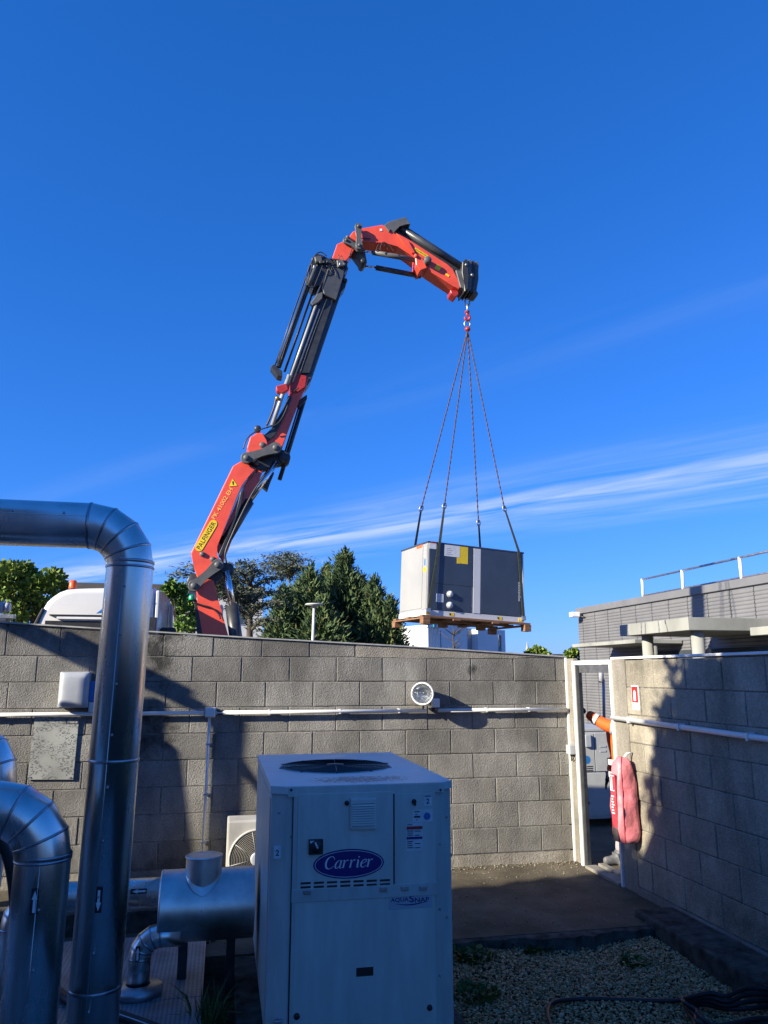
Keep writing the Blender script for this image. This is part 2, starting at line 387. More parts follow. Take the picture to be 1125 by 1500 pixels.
g = stones(420, reg_pad, lambda P: RNG.uniform(0.0, 0.003, len(P)), 0.003, 0.011, 'scattered_pebbles', M_grit, 0.4)
tag(g, 'pebbles scattered over the dark asphalt by the doorway', 'pebbles')

# tread plate floor to the left
M_tread = mat('tread_plate', (0.30, 0.32, 0.34), 0.5, metal=0.55, var=0.2, scale=4)
_n, _l = M_tread.node_tree.nodes, M_tread.node_tree.links
_p = _n.new('ShaderNodeNewGeometry'); _mp = _n.new('ShaderNodeMapping'); _mp.inputs['Rotation'].default_value = (0, 0, rad(45)); _l.new(_p.outputs['Position'], _mp.inputs[0])
_ck = _n.new('ShaderNodeTexChecker'); _ck.inputs['Scale'].default_value = 52; _l.new(_mp.outputs[0], _ck.inputs['Vector'])
_bp = _n.new('ShaderNodeBump'); _bp.inputs['Strength'].default_value = 0.9; _bp.inputs['Distance'].default_value = 0.006; _l.new(_ck.outputs['Fac'], _bp.inputs['Height']); _l.new(_bp.outputs[0], _n['Principled BSDF'].inputs['Normal'])
_h = _n.new('ShaderNodeHueSaturation'); _bs = _n['Principled BSDF'].inputs['Base Color'].links[0].from_socket; _l.new(_bs, _h.inputs['Color']); _l.new(nmath(M_tread, 'ADD', 0.72, nmath(M_tread, 'MULTIPLY', _ck.outputs['Fac'], 0.5)), _h.inputs['Value']); _l.new(_h.outputs[0], _n['Principled BSDF'].inputs['Base Color'])
floor = struct(MB().box(-2.6, 3.2, -0.11, -1.32, 6.75, 0.03, 0.006).build('metal_floor', M_tread))
for x0, x1, y0, y1 in ((-1.31, -0.04, 3.2, 5.50), (-1.31, -0.04, 5.51, 6.75)):
    struct(MB().box(x0, y0, -0.11, x1, y1, 0.03, 0.006).build('metal_floor', M_tread))

# ---------------------------------------------------------------- block walls
def block_mesh(L, H, D, key, cut=None):
    """one hollow-block face with worn arrises; cut=(z at left, z at right) slopes its top"""
    r = random.Random(key); c = 0.005
    def ring(ins, y):
        pts = []
        for x, z in ((ins, ins), (L-ins, ins), (L-ins, H-ins), (ins, H-ins)):
            pts.append([x+r.uniform(-.0025, .0025), y, z+r.uniform(-.0025, .0025)])
        return pts
    vs = ring(0, 0.0) + ring(0, -D+c) + ring(c, -D+r.uniform(-.001, .001))
    if cut:
        for v in vs:
            if v[2] > H*0.5: v[2] = cut[0] + (cut[1]-cut[0])*v[0]/L
    fs = [(0, 1, 2, 3)]
    for k in (0, 4): fs += [(k+i, k+4+i, k+4+(i+1) % 4, k+(i+1) % 4) for i in range(4)]
    fs.append((11, 10, 9, 8))
    me = bpy.data.meshes.new('block'); me.from_pydata([tuple(v) for v in vs], [], fs)
    bm = bmesh.new(); bm.from_mesh(me); bmesh.ops.recalc_face_normals(bm, faces=bm.faces); bm.to_mesh(me); bm.free()
    return me
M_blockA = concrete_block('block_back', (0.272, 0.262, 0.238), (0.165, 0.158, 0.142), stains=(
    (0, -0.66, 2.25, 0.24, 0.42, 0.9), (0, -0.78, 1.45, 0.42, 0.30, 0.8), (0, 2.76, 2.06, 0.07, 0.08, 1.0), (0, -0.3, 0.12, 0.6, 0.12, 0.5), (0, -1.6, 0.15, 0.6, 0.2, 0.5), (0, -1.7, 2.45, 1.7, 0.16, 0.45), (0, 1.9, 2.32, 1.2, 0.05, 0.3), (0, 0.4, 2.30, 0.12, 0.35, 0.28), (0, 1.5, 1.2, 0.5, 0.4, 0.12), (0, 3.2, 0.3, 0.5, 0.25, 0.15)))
M_blockB = concrete_block('block_right', (0.38, 0.345, 0.275), (0.255, 0.232, 0.182), stains=((1, 5.0, 0.15, 1.2, 0.12, 0.4), (1, 6.6, 2.1, 0.5, 0.1, 0.25), (1, 6.2, 0.3, 0.6, 0.2, 0.2)), rnd=0.09)
M_cement = concrete_block('cement_render', (0.30, 0.275, 0.235), (0.20, 0.185, 0.155), rnd=0.03)
MESHES = {}
def put_block(parent, m, L, H, D, loc, rz, cut=None):
    key = (m.name, round(L, 3), round(H, 3), random.randrange(6)) if cut is None else None
    me = MESHES.get(key) if key else None
    if me is None:
        me = block_mesh(L, H, D, random.random(), cut); me.materials.append(m)
        if key: MESHES[key] = me
    o = bpy.data.objects.new('block', me); COL.objects.link(o)
    o.parent = parent; o.matrix_parent_inverse = wmat(parent).inverted()
    o.location = Vector(loc)+Vector((random.uniform(-.001, .001), random.uniform(-.003, .003), 0)) if rz == 0 else Vector(loc)+Vector((random.uniform(-.003, .003), 0, 0))
    o.rotation_euler = (0, 0, rz); return o
J = 0.009
def top_z(x):                                     # the coping line falls towards the doorway
    ks = [(-4.2, 2.64), (-2.23, 2.528), (-0.8, 2.432), (1.11, 2.363), (3.9, 2.205)]
    for (a, za), (b, zb) in zip(ks, ks[1:]):
        if x <= b: return za + (zb-za)*(x-a)/(b-a)
    return ks[-1][1]
XL, XE = -4.2, 3.90
bw = thing('block_wall', 'long grey concrete block wall with floodlight and conduit, its top sloping to the doorway', 'wall', (0, YB+0.1, 0))
mb = MB(); mb.prism([(XL, YB+0.006, 0.0), (XE-0.05, YB+0.006, 0.0), (XE-0.05, YB+0.006, 2.19), (1.11, YB+0.006, 2.345), (-0.8, YB+0.006, 2.41), (XL, YB+0.006, 2.61)], (0, 0.186, 0)); mb.build('mortar_core', M_mortar, bw)
mb = MB(); mb.prism([(XL, YB-0.012, -0.01), (XE, YB-0.012, -0.01), (XE, YB-0.004, 0.105), (XL, YB-0.004, 0.115)], (0, 0.10, 0)); mb.build('plinth', M_cement, bw)
for k in range(8):
    z = 0.12 + 0.26*k
    off = (-0.31 if k % 2 == 1 else -0.05)
    x = off - 0.51*9
    while x < XE:
        a, b = max(x, XL), min(x+0.51, XE)
        if b-a > 0.06: put_block(bw, M_blockA, b-a-J, 0.26-J, 0.2, (a, YB+0.2, z), 0)
        x += 0.51
for k, x in enumerate([-4.2+0.512*i for i in range(11)]):     # tapering top course
    if x > 1.3: break
    a, b = x, min(x+0.512, 1.42)
    put_block(bw, M_blockA, b-a-J, 0.3, 0.2, (a, YB+0.2, 2.20), 0, cut=(top_z(a)-2.205, top_z(b)-2.205))
mb = MB(); pts = [1.43+0.2*i for i in range(13)]
mb.prism([(1.43, YB-0.003, 2.20)]+[(x, YB-0.003, 2.2+random.uniform(-.012, .006)) for x in pts[1:-1]]+[(3.895, YB-0.003, 2.188), (3.895, YB-0.003, 2.203), (1.43, YB-0.003, top_z(1.43)-0.004)], (0, 0.2, 0)); mb.build('cement_capping', M_cement, bw)
mb = MB()
for a, b in ((-4.2, -1.9), (-1.9, 0.2), (0.2, 2.1), (2.1, 3.9)):
    mb.prism([(a, YB-0.018, top_z(a)), (b, YB-0.018, top_z(b)), (b, YB-0.018, top_z(b)+0.014), (a, YB-0.018, top_z(a)+0.014)], (0, 0.236, 0))
mb.build('coping', M_zinc, bw)

rw = thing('block_wall', 'grey concrete block wall beside the doorway, hung with a red bag and a small red sign', 'wall', (XR+0.1, 4.5, 0))
Y1 = 7.02; Y0 = 1.2
mb = MB(); mb.box(XR+0.006, Y0, 0, XR+0.189, 7.37, 2.15); mb.build('mortar_core', M_mortar, rw)
mb = MB(); mb.box(XR-0.006, 7.13, 0.0, XR+0.2, 7.385, 2.16, 0.006); mb.build('rendered_pier', M_cement, rw)
for k in range(8):
    z = 0.075 + 0.26*k
    y = 7.125 + (0.0 if k % 2 else 0.255); 
    while y > Y0+0.3:
        a = min(y, 7.125); b = y-0.51
        put_block(rw, M_blockB, a-b-J, 0.26-J, 0.2, (XR+0.2, a, z), -PI/2)
        y -= 0.51
mb = MB(); mb.box(XR-0.02, Y0, 0.0, XR+0.05, 7.12, 0.066, 0.006); mb.build('plinth', M_cement, rw)
mb = MB(); mb.box(XR-0.012, Y0, 2.162, XR+0.212, 7.40, 2.185, 0.004); mb.build('coping', M_white, rw)
# short return of the wall on the far side of the doorway
st = thing('wall_return', 'narrow pale concrete pier between the rear wall and the doorway', 'pier', (XR+0.1, 8.3, 0))
mb = MB(); mb.box(XR-0.004, 8.29, 0, XR+0.05, 8.485, 2.19, 0.006); mb.build('pier', M_cement, st)
mb = MB(); mb.box(XR-0.022, 8.455, 0.0, XR-0.005, 8.486, 2.20); mb.build('sealant_strip', M_white, st)

# ---------------------------------------------------------------- doorway
df = thing('door_frame', 'pale metal door frame of the open doorway with dark inner jamb', 'door frame', (XR+0.05, 7.7, 0))
for y0, y1 in ((8.235, 8.288), (7.387, 7.42)):
    MB().box(XR-0.028, y0, 0.0, XR+0.02, y1, 2.16, 0.004).build('jamb', M_white, df)
MB().box(XR-0.026, 7.421, 2.115, XR+0.02, 8.234, 2.16, 0.004).build('lintel', M_white, df)
MB().box(XR-0.012, 8.155, 0.0, XR+0.03, 8.234, 2.11, 0.003).build('inner_jamb', M_blackmetal, df)
MB().box(XR-0.006, 7.421, 2.03, XR+0.03, 8.15, 2.11, 0.003).build('closer_rail', M_galv, df)
MB().box(XR-0.05, 7.43, 0.0, XR+0.08, 8.15, 0.03, 0.006).build('threshold', M_conc, df)
MB().box(XR+0.10, 7.43, 0.0, XR+0.17, 8.15, 0.045, 0.006).build('threshold_rail', M_conc, df)
p = XP(838, 1098, XR-0.03)
kb = thing('door_switch', 'small grey switch box on the pier beside the doorway', 'switch', (XR-0.03, p.y, p.z))
MB().box(XR-0.075, 8.33, p.z-0.05, XR-0.006, 8.44, p.z+0.05, 0.008).build('housing', M_greyplastic, kb)
MB().tube([(XR-0.03, 8.36, p.z-0.05), (XR-0.03, 8.35, p.z-0.10), (XR-0.03, 8.40, p.z-0.12), (XR-0.02, 8.43, p.z-0.06)], 0.006, 8).build('cable', M_black, kb)

# ---------------------------------------------------------------- conduits and wall fixtures
zc_ = A(500, 1042, YB-0.03).z
cd = thing('conduit', 'white plastic conduit running level along the rear block wall', 'conduit', (1, YB-0.03, zc_))
for a, b in ((-2.9, -0.17), (-0.05, 2.20), (2.34, 3.86)):
    MB().cyl((a, YB-0.052, zc_), (b, YB-0.052, zc_), 0.020, 12).build('tube', M_pvc, cd)
for x in (-2.2, -1.1, 0.5, 1.25, 1.9, 2.9, 3.4):
    MB().box(x-0.012, YB-0.068, zc_-0.024, x+0.012, YB-0.002, zc_+0.024, 0.004).build('clip', M_pvc, cd)
vd = thing('conduit', 'thin white conduit dropping down the rear wall below the junction box', 'conduit', (-0.11, YB-0.03, 0.2))
xb, xt = A(297, 1253, YB-0.03).x, A(307, 1050, YB-0.03).x
MB().cyl((xb, YB-0.034, 0.05), (xt, YB-0.034, zc_-0.04), 0.016, 10).build('tube', M_pvc, vd)
for t in (0.2, 0.5, 0.82):
    z = 0.05+t*(zc_-0.09); x = xb+(xt-xb)*t
    MB().box(x-0.026, YB-0.05, z-0.010, x+0.03, YB-0.002, z+0.010, 0.003).build('clip', M_greyplastic, vd)
jb = thing('junction_box', 'small square grey junction box where the conduits meet', 'junction box', (-0.11, YB-0.03, zc_))
MB().box(-0.16, YB-0.085, zc_-0.045, -0.055, YB-0.004, zc_+0.055, 0.01).build('housing', M_pvc, jb)
MB().box(-0.15, YB-0.093, zc_-0.035, -0.065, YB-0.084, zc_+0.045, 0.004).build('lid', M_pvc, jb)
MB().box(-0.04, YB-0.07, zc_-0.022, 0.02, YB-0.02, zc_+0.026, 0.006).build('gland', M_blackmetal, jb)
# conduit on the right wall
a, b = XP(897, 1051, XR-0.04), XP(1125, 1083, XR-0.04); d = (b-a).normalized()
rc = thing('conduit', 'white conduit sloping along the right-hand block wall', 'conduit', (XR-0.04, 6, a.z))
MB().cyl(a, b+d*2.5, 0.024, 12).build('tube', M_pvc, rc)
for t in (0.35, 1.2, 2.1):
    q = a+d*t; MB().box(q.x-0.03, q.y-0.012, q.z-0.03, XR-0.002, q.y+0.012, q.z+0.03, 0.004).build('clip', M_pvc, rc)

# round floodlight
c = A(619, 1016, YB-0.20)
fl = thing('floodlight', 'round glass-fronted white floodlight on the rear wall above the conduit', 'floodlight', (c.x, YB, c.z-0.15))
ax = Vector((-0.35, -0.92, -0.12)).normalized()
mb = MB(); R0 = 0.118
mb.lathe([(0.02, -0.17), (0.06, -0.165), (0.10, -0.11), (R0, -0.03), (R0+0.006, 0.0), (R0+0.006, 0.018), (R0-0.008, 0.022), (R0-0.014, 0.008)], c, ax, 40); mb.build('housing', M_white, fl)
M_refl = mat('reflector', (0.80, 0.80, 0.80), 0.38, metal=0.7, var=0.05, scale=12, bump=0.05, bscale=25)
mb = MB(); mb.lathe([(0.012, -0.075), (0.06, -0.06), (0.095, -0.025), (R0-0.014, 0.004)], c, ax, 24, False); mb.build('reflector', M_refl, fl)
mb = MB(); mb.lathe([(0.0, -0.075), (0.016, -0.07), (0.018, -0.04), (0.0, -0.02)], c, ax, 12); mb.build('bulb', M_white, fl)
M_glass = bpy.data.materials.new('lamp_glass'); M_glass.use_nodes = True
_b = M_glass.node_tree.nodes['Principled BSDF']; _b.inputs['Transmission Weight'].default_value = 1.0; _b.inputs['Roughness'].default_value = 0.05; _b.inputs['IOR'].default_value = 1.12; _b.inputs['Base Color'].default_value = (0.93, 0.95, 0.95, 1)
mb = MB(); mb.lathe([(0.0, 0.020), (0.05, 0.019), (R0-0.012, 0.012), (R0-0.012, 0.007), (0.0, 0.012)], c, ax, 32); mb.build('lens', M_glass, fl)
MB().tube([c-ax*0.10+Vector((0, 0, -0.06)), c+Vector((0.03, 0.10, -0.15)), (c.x+0.05, YB-0.03, c.z-0.13)], 0.012, 8).build('bracket', M_blackmetal, fl)
q = A(638, 1030, YB-0.05)
lb = thing('junction_box', 'small white junction box beside the round floodlight', 'junction box', (q.x, YB, q.z-0.05))
MB().box(q.x-0.042, YB-0.08, q.z-0.045, q.x+0.042, YB-0.003, q.z+0.05, 0.009).build('housing', M_pvc, lb)
MB().box(q.x-0.05, YB-0.06, q.z-0.085, q.x+0.0, YB-0.02, q.z-0.046, 0.006).build('gland', M_blackmetal, lb)

# grey enclosure, blue-and-white box, plan sheet on the left of the rear wall
e0, e1 = A(87, 984, YB-0.16), A(127, 1037, YB-0.16)
eb = thing('wall_enclosure', 'square grey plastic enclosure with domed lid on the rear wall', 'enclosure', ((e0.x+e1.x)/2, YB, e1.z))
MB().box(e0.x, YB-0.13, e1.z, e1.x, YB-0.003, e0.z, 0.014).build('housing', M_greyplastic, eb)
mb = MB(); cx, cz, hx, hz = (e0.x+e1.x)/2, (e0.z+e1.z)/2, (e1.x-e0.x)/2, (e0.z-e1.z)/2
n_ = 12; vs = []; fs = []
for i in range(n_+1):
    for j in range(n_+1):
        u, v = 2*i/n_-1, 2*j/n_-1
        h = 0.032*(max(0, 1-u**4)*max(0, 1-v**4))**0.5
        vs.append((cx+u*(hx-0.008), YB-0.132-h, cz+v*(hz-0.008)))
for i in range(n_):
    for j in range(n_): q_ = i*(n_+1)+j; fs.append((q_, q_+n_+1, q_+n_+2, q_+1))
mb.add(vs, fs, True); mb.build('lid', M_greyplastic, eb)
b0, b1 = A(133, 998, YB-0.06), A(157, 1043, YB-0.06)
bb = thing('socket_box', 'small blue and white box half hidden behind the tall pipe', 'box', ((b0.x+b1.x)/2, YB, b1.z))
zm = b1.z+(b0.z-b1.z)*0.33
MB().box(b0.x, YB-0.09, zm+0.002, b1.x, YB-0.003, b0.z, 0.006).build('cover', M_inkblue, bb)
MB().box(b0.x, YB-0.08, b1.z, b1.x, YB-0.003, zm, 0.006).build('housing', M_pvc, bb)
# faded plan sheet: fine print by material
M_plan = mat('faded_plan', (0.34, 0.35, 0.32), 0.5, var=0.15, scale=3)
_n, _l = M_plan.node_tree.nodes, M_plan.node_tree.links
_p = _n.new('ShaderNodeNewGeometry'); _mp = _n.new('ShaderNodeMapping'); _mp.inputs['Scale'].default_value = (60, 1, 130); _l.new(_p.outputs['Position'], _mp.inputs[0])
_t = _n.new('ShaderNodeTexNoise'); _t.inputs['Scale'].default_value = 1; _t.inputs['Detail'].default_value = 1; _l.new(_mp.outputs[0], _t.inputs['Vector'])
_t2 = _n.new('ShaderNodeTexNoise'); _t2.inputs['Scale'].default_value = 9; _l.new(_p.outputs['Position'], _t2.inputs['Vector'])
_k = nmath(M_plan, 'MULTIPLY', nmath(M_plan, 'GREATER_THAN', _t.outputs['Fac'], 0.55), nmath(M_plan, 'GREATER_THAN', _t2.outputs['Fac'], 0.45))
_mx = _n.new('ShaderNodeMix'); _mx.data_type = 'RGBA'; _mx.inputs['B'].default_value = (0.10, 0.10, 0.10, 1)
_bs = _n['Principled BSDF'].inputs['Base Color'].links[0].from_socket; _l.new(_bs, _mx.inputs['A']); _l.new(nmath(M_plan, 'MULTIPLY', _k, 0.9), _mx.inputs['Factor']); _l.new(_mx.outputs['Result'], _n['Principled BSDF'].inputs['Base Color'])
pl, pr = A(51, 1050, YB-0.02), A(116, 1050, YB-0.02); ql, qr = A(40, 1142, YB-0.02), A(107, 1142, YB-0.02)
ps = thing('plan_board', 'faded printed plan sheet on a board fixed to the rear wall', 'notice board', ((pl.x+pr.x)/2, YB, ql.z))
MB().prism([pl, pr, qr, ql], (0, 0.012, 0)).build('sheet', M_plan, ps)
rx0, rx1 = A(97, 1053, YB-0.023), A(114, 1060, YB-0.023)
mb = MB(); fw = 0.004
for x0, x1, z0, z1 in ((rx0.x, rx1.x, rx0.z-fw, rx0.z), (rx0.x, rx1.x, rx1.z, rx1.z+fw), (rx0.x, rx0.x+fw, rx1.z+fw, rx0.z-fw), (rx1.x-fw, rx1.x, rx1.z+fw, rx0.z-fw)): mb.box(x0, YB-0.0235, z0, x1, YB-0.0215, z1)
mb.build('title_block', M_inkblk, ps)
for p_ in (pl, pr, ql, qr):
    mb = MB(); s_x = 0.025 if p_ in (pl, ql) else -0.025; s_z = -0.02 if p_ in (pl, pr) else 0.02
    mb.cyl((p_.x+s_x, YB-0.026, p_.z+s_z), (p_.x+s_x, YB-0.018, p_.z+s_z), 0.007, 8); mb.build('screw', M_galv, ps)

# small red sign on the right wall
s0 = XP(931, 1022, XR-0.006)
sg = thing('wall_sign', 'small red and white extinguisher sign on the right-hand wall', 'sign', (XR, s0.y, s0.z-0.12))
MB().box(XR-0.010, s0.y-0.065, s0.z-0.115, XR-0.003, s0.y+0.065, s0.z+0.115, 0.002).build('plate', M_print, sg)
MB().box(XR-0.013, s0.y-0.055, s0.z-0.045, XR-0.0102, s0.y+0.055, s0.z+0.105).build('red_field', M_inkred, sg)
mb = MB(); mb.prism([(XR-0.0135, s0.y+0.02, s0.z-0.03), (XR-0.0135, s0.y-0.02, s0.z-0.03), (XR-0.0135, s0.y-0.02, s0.z+0.05), (XR-0.0135, s0.y-0.005, s0.z+0.07), (XR-0.0135, s0.y+0.005, s0.z+0.07), (XR-0.0135, s0.y+0.02, s0.z+0.05)], (-0.002, 0, 0)); mb.build('pictogram', M_print, sg)
for i in range(3): MB().box(XR-0.012, s0.y-0.045, s0.z-0.065-0.015*i, XR-0.0102, s0.y+0.045, s0.z-0.060-0.015*i).build('print_line', M_inkblk, sg)

# red extinguisher cover hanging on the right wall
M_bag = mat('red_pvc_cover', (0.66, 0.20, 0.225), 0.5, var=0.16, scale=7, bump=1.0, bscale=16)
M_bagd = mat('red_pvc_front', (0.44, 0.05, 0.07), 0.5, var=0.15, scale=6)
bt, bbm = XP(926, 1108, XR).z, XP(926, 1228, XR).z
yb0 = 7.085; H_ = bt-bbm
bag = thing('extinguisher_cover', 'faded red padded extinguisher cover hanging on the right-hand block wall', 'cover', (XR-0.1, yb0, bbm))
prof = [(0.0, 0.082, 0.100), (0.03, 0.094, 0.115), (0.12, 0.100, 0.125), (0.35, 0.103, 0.125), (0.50, 0.105, 0.128), (0.55, 0.097, 0.118), (0.70, 0.092, 0.112), (0.85, 0.082, 0.100), (0.94, 0.066, 0.080), (0.985, 0.042, 0.050), (1.0, 0.018, 0.022)]
def bag_ring(t, wy, wx, n=28):
    out = []
    for j in range(n):
        a = 2*PI*j/n; ca, sa = math.cos(a), math.sin(a); e = 0.55
        k = 1+0.04*math.sin(7*a+t*9)+0.045*math.sin(3*a-t*14)+0.03*math.sin(11*a+t*31)
        out.append((XR-0.118+wx*0.88*math.copysign(abs(ca)**e, ca)*k, yb0+wy*math.copysign(abs(sa)**e, sa)*k, bbm+H_*t))
    return out
vs = []; n_ = 28; pr_ = []
for i in range(len(prof)-1):
    for s in range(3):
        f_ = s/3; pr_.append(tuple(prof[i][k]*(1-f_)+prof[i+1][k]*f_ for k in range(3)))
pr_.append(prof[-1])
for t, wy, wx in pr_: vs += bag_ring(t, wy, wx)
fs = [(i*n_+j, i*n_+(j+1) % n_, (i+1)*n_+(j+1) % n_, (i+1)*n_+j) for i in range(len(pr_)-1) for j in range(n_)]
fs += [tuple(range(n_-1, -1, -1)), tuple((len(pr_)-1)*n_+j for j in range(n_))]
MB().add(vs, fs, True).build('cover_body', M_bag, bag)
for j_ in (9, 19):
    MB().tube([vs[i*n_+j_] for i in range(len(pr_))], 0.0055, 6).build('piping', M_bagd, bag)
MB().box(XR-0.238, yb0-0.058, bbm+0.13, XR-0.222, yb0+0.038, bbm+H_*0.80, 0.005).build('front_panel', M_bagd, bag)
MB().box(XR-0.236, yb0-0.058, bbm+0.01, XR-0.222, yb0+0.038, bbm+0.125, 0.005).build('bottom_patch', mat('grey_patch', (0.10, 0.08, 0.08), 0.5), bag)
mb = MB()                                       # worn, unreadable white print: a framed mark and a row of strokes
for z0, z1, y0, y1 in ((0.60, 0.612, -0.045, 0.03), (0.775, 0.787, -0.045, 0.03), (0.612, 0.775, 0.022, 0.03), (0.62, 0.765, -0.012, 0.002)): mb.box(XR-0.2405, yb0+y0, bbm+H_*z0, XR-0.2385, yb0+y1, bbm+H_*z1)
for i in range(7): mb.box(XR-0.2405, yb0-0.03+0.01*(i % 3), bbm+H_*(0.33+0.033*i), XR-0.2385, yb0+0.022-0.006*(i % 2), bbm+H_*(0.345+0.033*i))
mb.build('worn_print', M_print, bag)
MB().tube([(XR-0.10, yb0, bt-0.01), (XR-0.06, yb0, bt+0.03), (XR-0.01, yb0, bt+0.035)], 0.01, 8).build('strap', M_white, bag)
# ---------------------------------------------------------------- insulated pipes
def arc(p, d0, d1, R, n):
    """corner p turned from direction d0 to d1 by n straight gores"""
    d0, d1 = Vector(d0).normalized(), Vector(d1).normalized(); ang = d0.angle(d1); t = R*math.tan(ang/2)
    s = Vector(p)-d0*t; c = s + (d1 - d0*d0.dot(d1)).normalized()*R
    a0 = s-c; nrm = d0.cross(d1).normalized()
    return [c + Matrix.Rotation(ang*i/n, 3, nrm) @ a0 for i in range(n+1)]
def jacket_pipe(name, label, pts, r, bends, rings, arrow=None, cat='pipe', seam_dir=None):
    root = thing(name, label, cat, (pts[0][0], pts[0][1], min(p[2] for p in pts)))
    path = [Vector(pts[0])]; gores = []
    for i in range(1, len(pts)-1):
        p = Vector(pts[i]); a = arc(p, p-Vector(pts[i-1]), Vector(pts[i+1])-p, bends, 4); gores += a; path += a
    path.append(Vector(pts[-1]))
    MB().tube(path, r, 40).build('jacket', M_alu, root)
    for q in gores:                                   # swaged seams between the gores of a bend
        k = path.index(q); t = (path[k+1]-path[k-1]).normalized()
        if k in (0, len(path)-1): continue
        mb = MB(); mb.lathe([(r*1.01, -0.007), (r*1.035, -0.003), (r*1.035, 0.003), (r*1.01, 0.007)], q, t, 40)
        mb.build('seam_ring', M_seam, root)
    for q, t in rings:
        mb = MB(); mb.lathe([(r*0.995, -0.010), (r*1.03, -0.007), (r*1.012, 0.0), (r*1.03, 0.005), (r*0.995, 0.009)], q, t, 40); mb.build('seam_ring', M_seam, root)
    if seam_dir is not None:
        for a, b in zip(path, path[1:]):
            if (b-a).length > 0.4:
                t = (b-a).normalized(); n = Vector(seam_dir[0] if abs(t.z) > 0.7 else seam_dir[1]); n = (n-t*n.dot(t)).normalized()
                w = t.cross(n)*0.006
                mb = MB(); mb.tube([a+n*(r+0.0005), b+n*(r+0.0005)], 0.0022, 6); mb.build('lap_seam', M_alu, root)
                L = (b-a).length; k = 0.12
                mb = MB()
                while k < L-0.05:
                    q = a+t*k+n*(r+0.0005)+w*2.2; mb.lathe([(0.0075, -0.002), (0.006, 0.004), (0.0, 0.005)], q, n, 8); k += 0.26
                mb.build('rivets', M_galv, root)
    return root, path
def arrow_sticker(root, c, r, ang, up, L=0.115, W=0.034):
    """dark label with a white flow arrow, wrapped on a pipe; up is the arrow's direction along the pipe"""
    u = Vector(up).normalized(); n = Vector(ang).normalized(); n = (n-u*n.dot(u)).normalized(); s = u.cross(n)
    def P(a, b, lift): th = a/(r+lift); return Vector(c)+(n*math.cos(th)+s*math.sin(th))*(r+lift)+u*b
    mb = MB(); vs = []; N = 6
    for i in range(N+1):
        a = -W/2+W*i/N; vs += [P(a, -L/2, 0.002), P(a, L/2, 0.002)]
    mb.add(vs, [(2*i, 2*i+2, 2*i+3, 2*i+1) for i in range(N)]); mb.build('flow_label', M_inkblk, root)
    mb = MB(); k = 0.0035
    mb.add([P(-0.006, -L*.42, k), P(0.006, -L*.42, k), P(0.006, L*.08, k), P(-0.006, L*.08, k)], [(0, 1, 2, 3)])
    mb.add([P(-0.013, L*.08, k), P(0.013, L*.08, k), P(0, L*.42, k)], [(0, 1, 2)])
    mb.build('flow_arrow', M_print, root)

# tall pipe
YP = 4.5; xp_t, xp_b = A(189, 850, YP).x, A(139, 1450, YP).x; rP = 0.1275
zt = A(0, 766, YP).z + 0.002
jx = A(189, 766, YP).x
ptop = Vector((jx, YP, zt)); slope = (xp_t-xp_b)/(A(189, 850, YP).z-A(139, 1450, YP).z)
def on_tall(z): return Vector((xp_b+slope*(z-A(139, 1450, YP).z), YP, z))
def zpix(x, y, Y): return A(x, y, Y).z
tp, path = jacket_pipe('insulated_pipe', 'tall aluminium-clad pipe rising past the wall and bending over towards the plant room', [on_tall(0.031), Vector((on_tall(zt).x, YP, zt)), Vector((-3.3, YP, zt+0.01))], rP, 0.23,
    [(on_tall(zpix(165, 1113, YP)), (0, 0, 1)), (on_tall(zpix(140, 1445, YP)), (0, 0, 1)), (on_tall(zpix(190, 824, YP)), (0, 0, 1)), (Vector((A(133, 770, YP).x, YP, zt)), (1, 0, 0))],
    seam_dir=((-0.15, -1, 0), (0, -1, 0.25)))
arrow_sticker(tp, on_tall(zpix(146, 1309, YP)), rP, (-0.02, -1, 0), (0, 0, -1))
# second pipe, lower
YQ = 4.32; rQ = 0.13; xq = A(56, 1350, YQ).x; zq = A(0, 1184, YQ).z
sp, _ = jacket_pipe('insulated_pipe', 'aluminium-clad pipe with a low swept bend beside the tall pipe', [Vector((xq-0.012, YQ, 0.031)), Vector((xq, YQ, zq)), Vector((-3.3, YQ, zq))], rQ, 0.24,
    [(Vector((xq, YQ, zpix(61, 1252, YQ))), (0, 0, 1))], seam_dir=((0.1, -1, 0), (0, -1, -0.4)))
arrow_sticker(sp, Vector((xq-0.002, YQ, zpix(52, 1310, YQ))), rQ, (0.02, -1, 0), (0, 0, 1))
# third pipe, behind, mostly out of frame
Y3 = 5.15; c3 = A(2, 1150, Y3); z3 = A(0, 1075, Y3).z
p3, _ = jacket_pipe('insulated_pipe', 'short aluminium-clad pipe bend behind the lower swept pipe', [Vector((c3.x-0.13, Y3, 0.031)), Vector((c3.x-0.03, Y3, z3-0.05)), Vector((-3.2, Y3+0.4, z3+0.02))], 0.125, 0.22, [])
arrow_sticker(p3, Vector((c3.x-0.045, Y3, zpix(2, 1122, Y3))), 0.125, (0.1, -1, 0), (0, 0, 1))

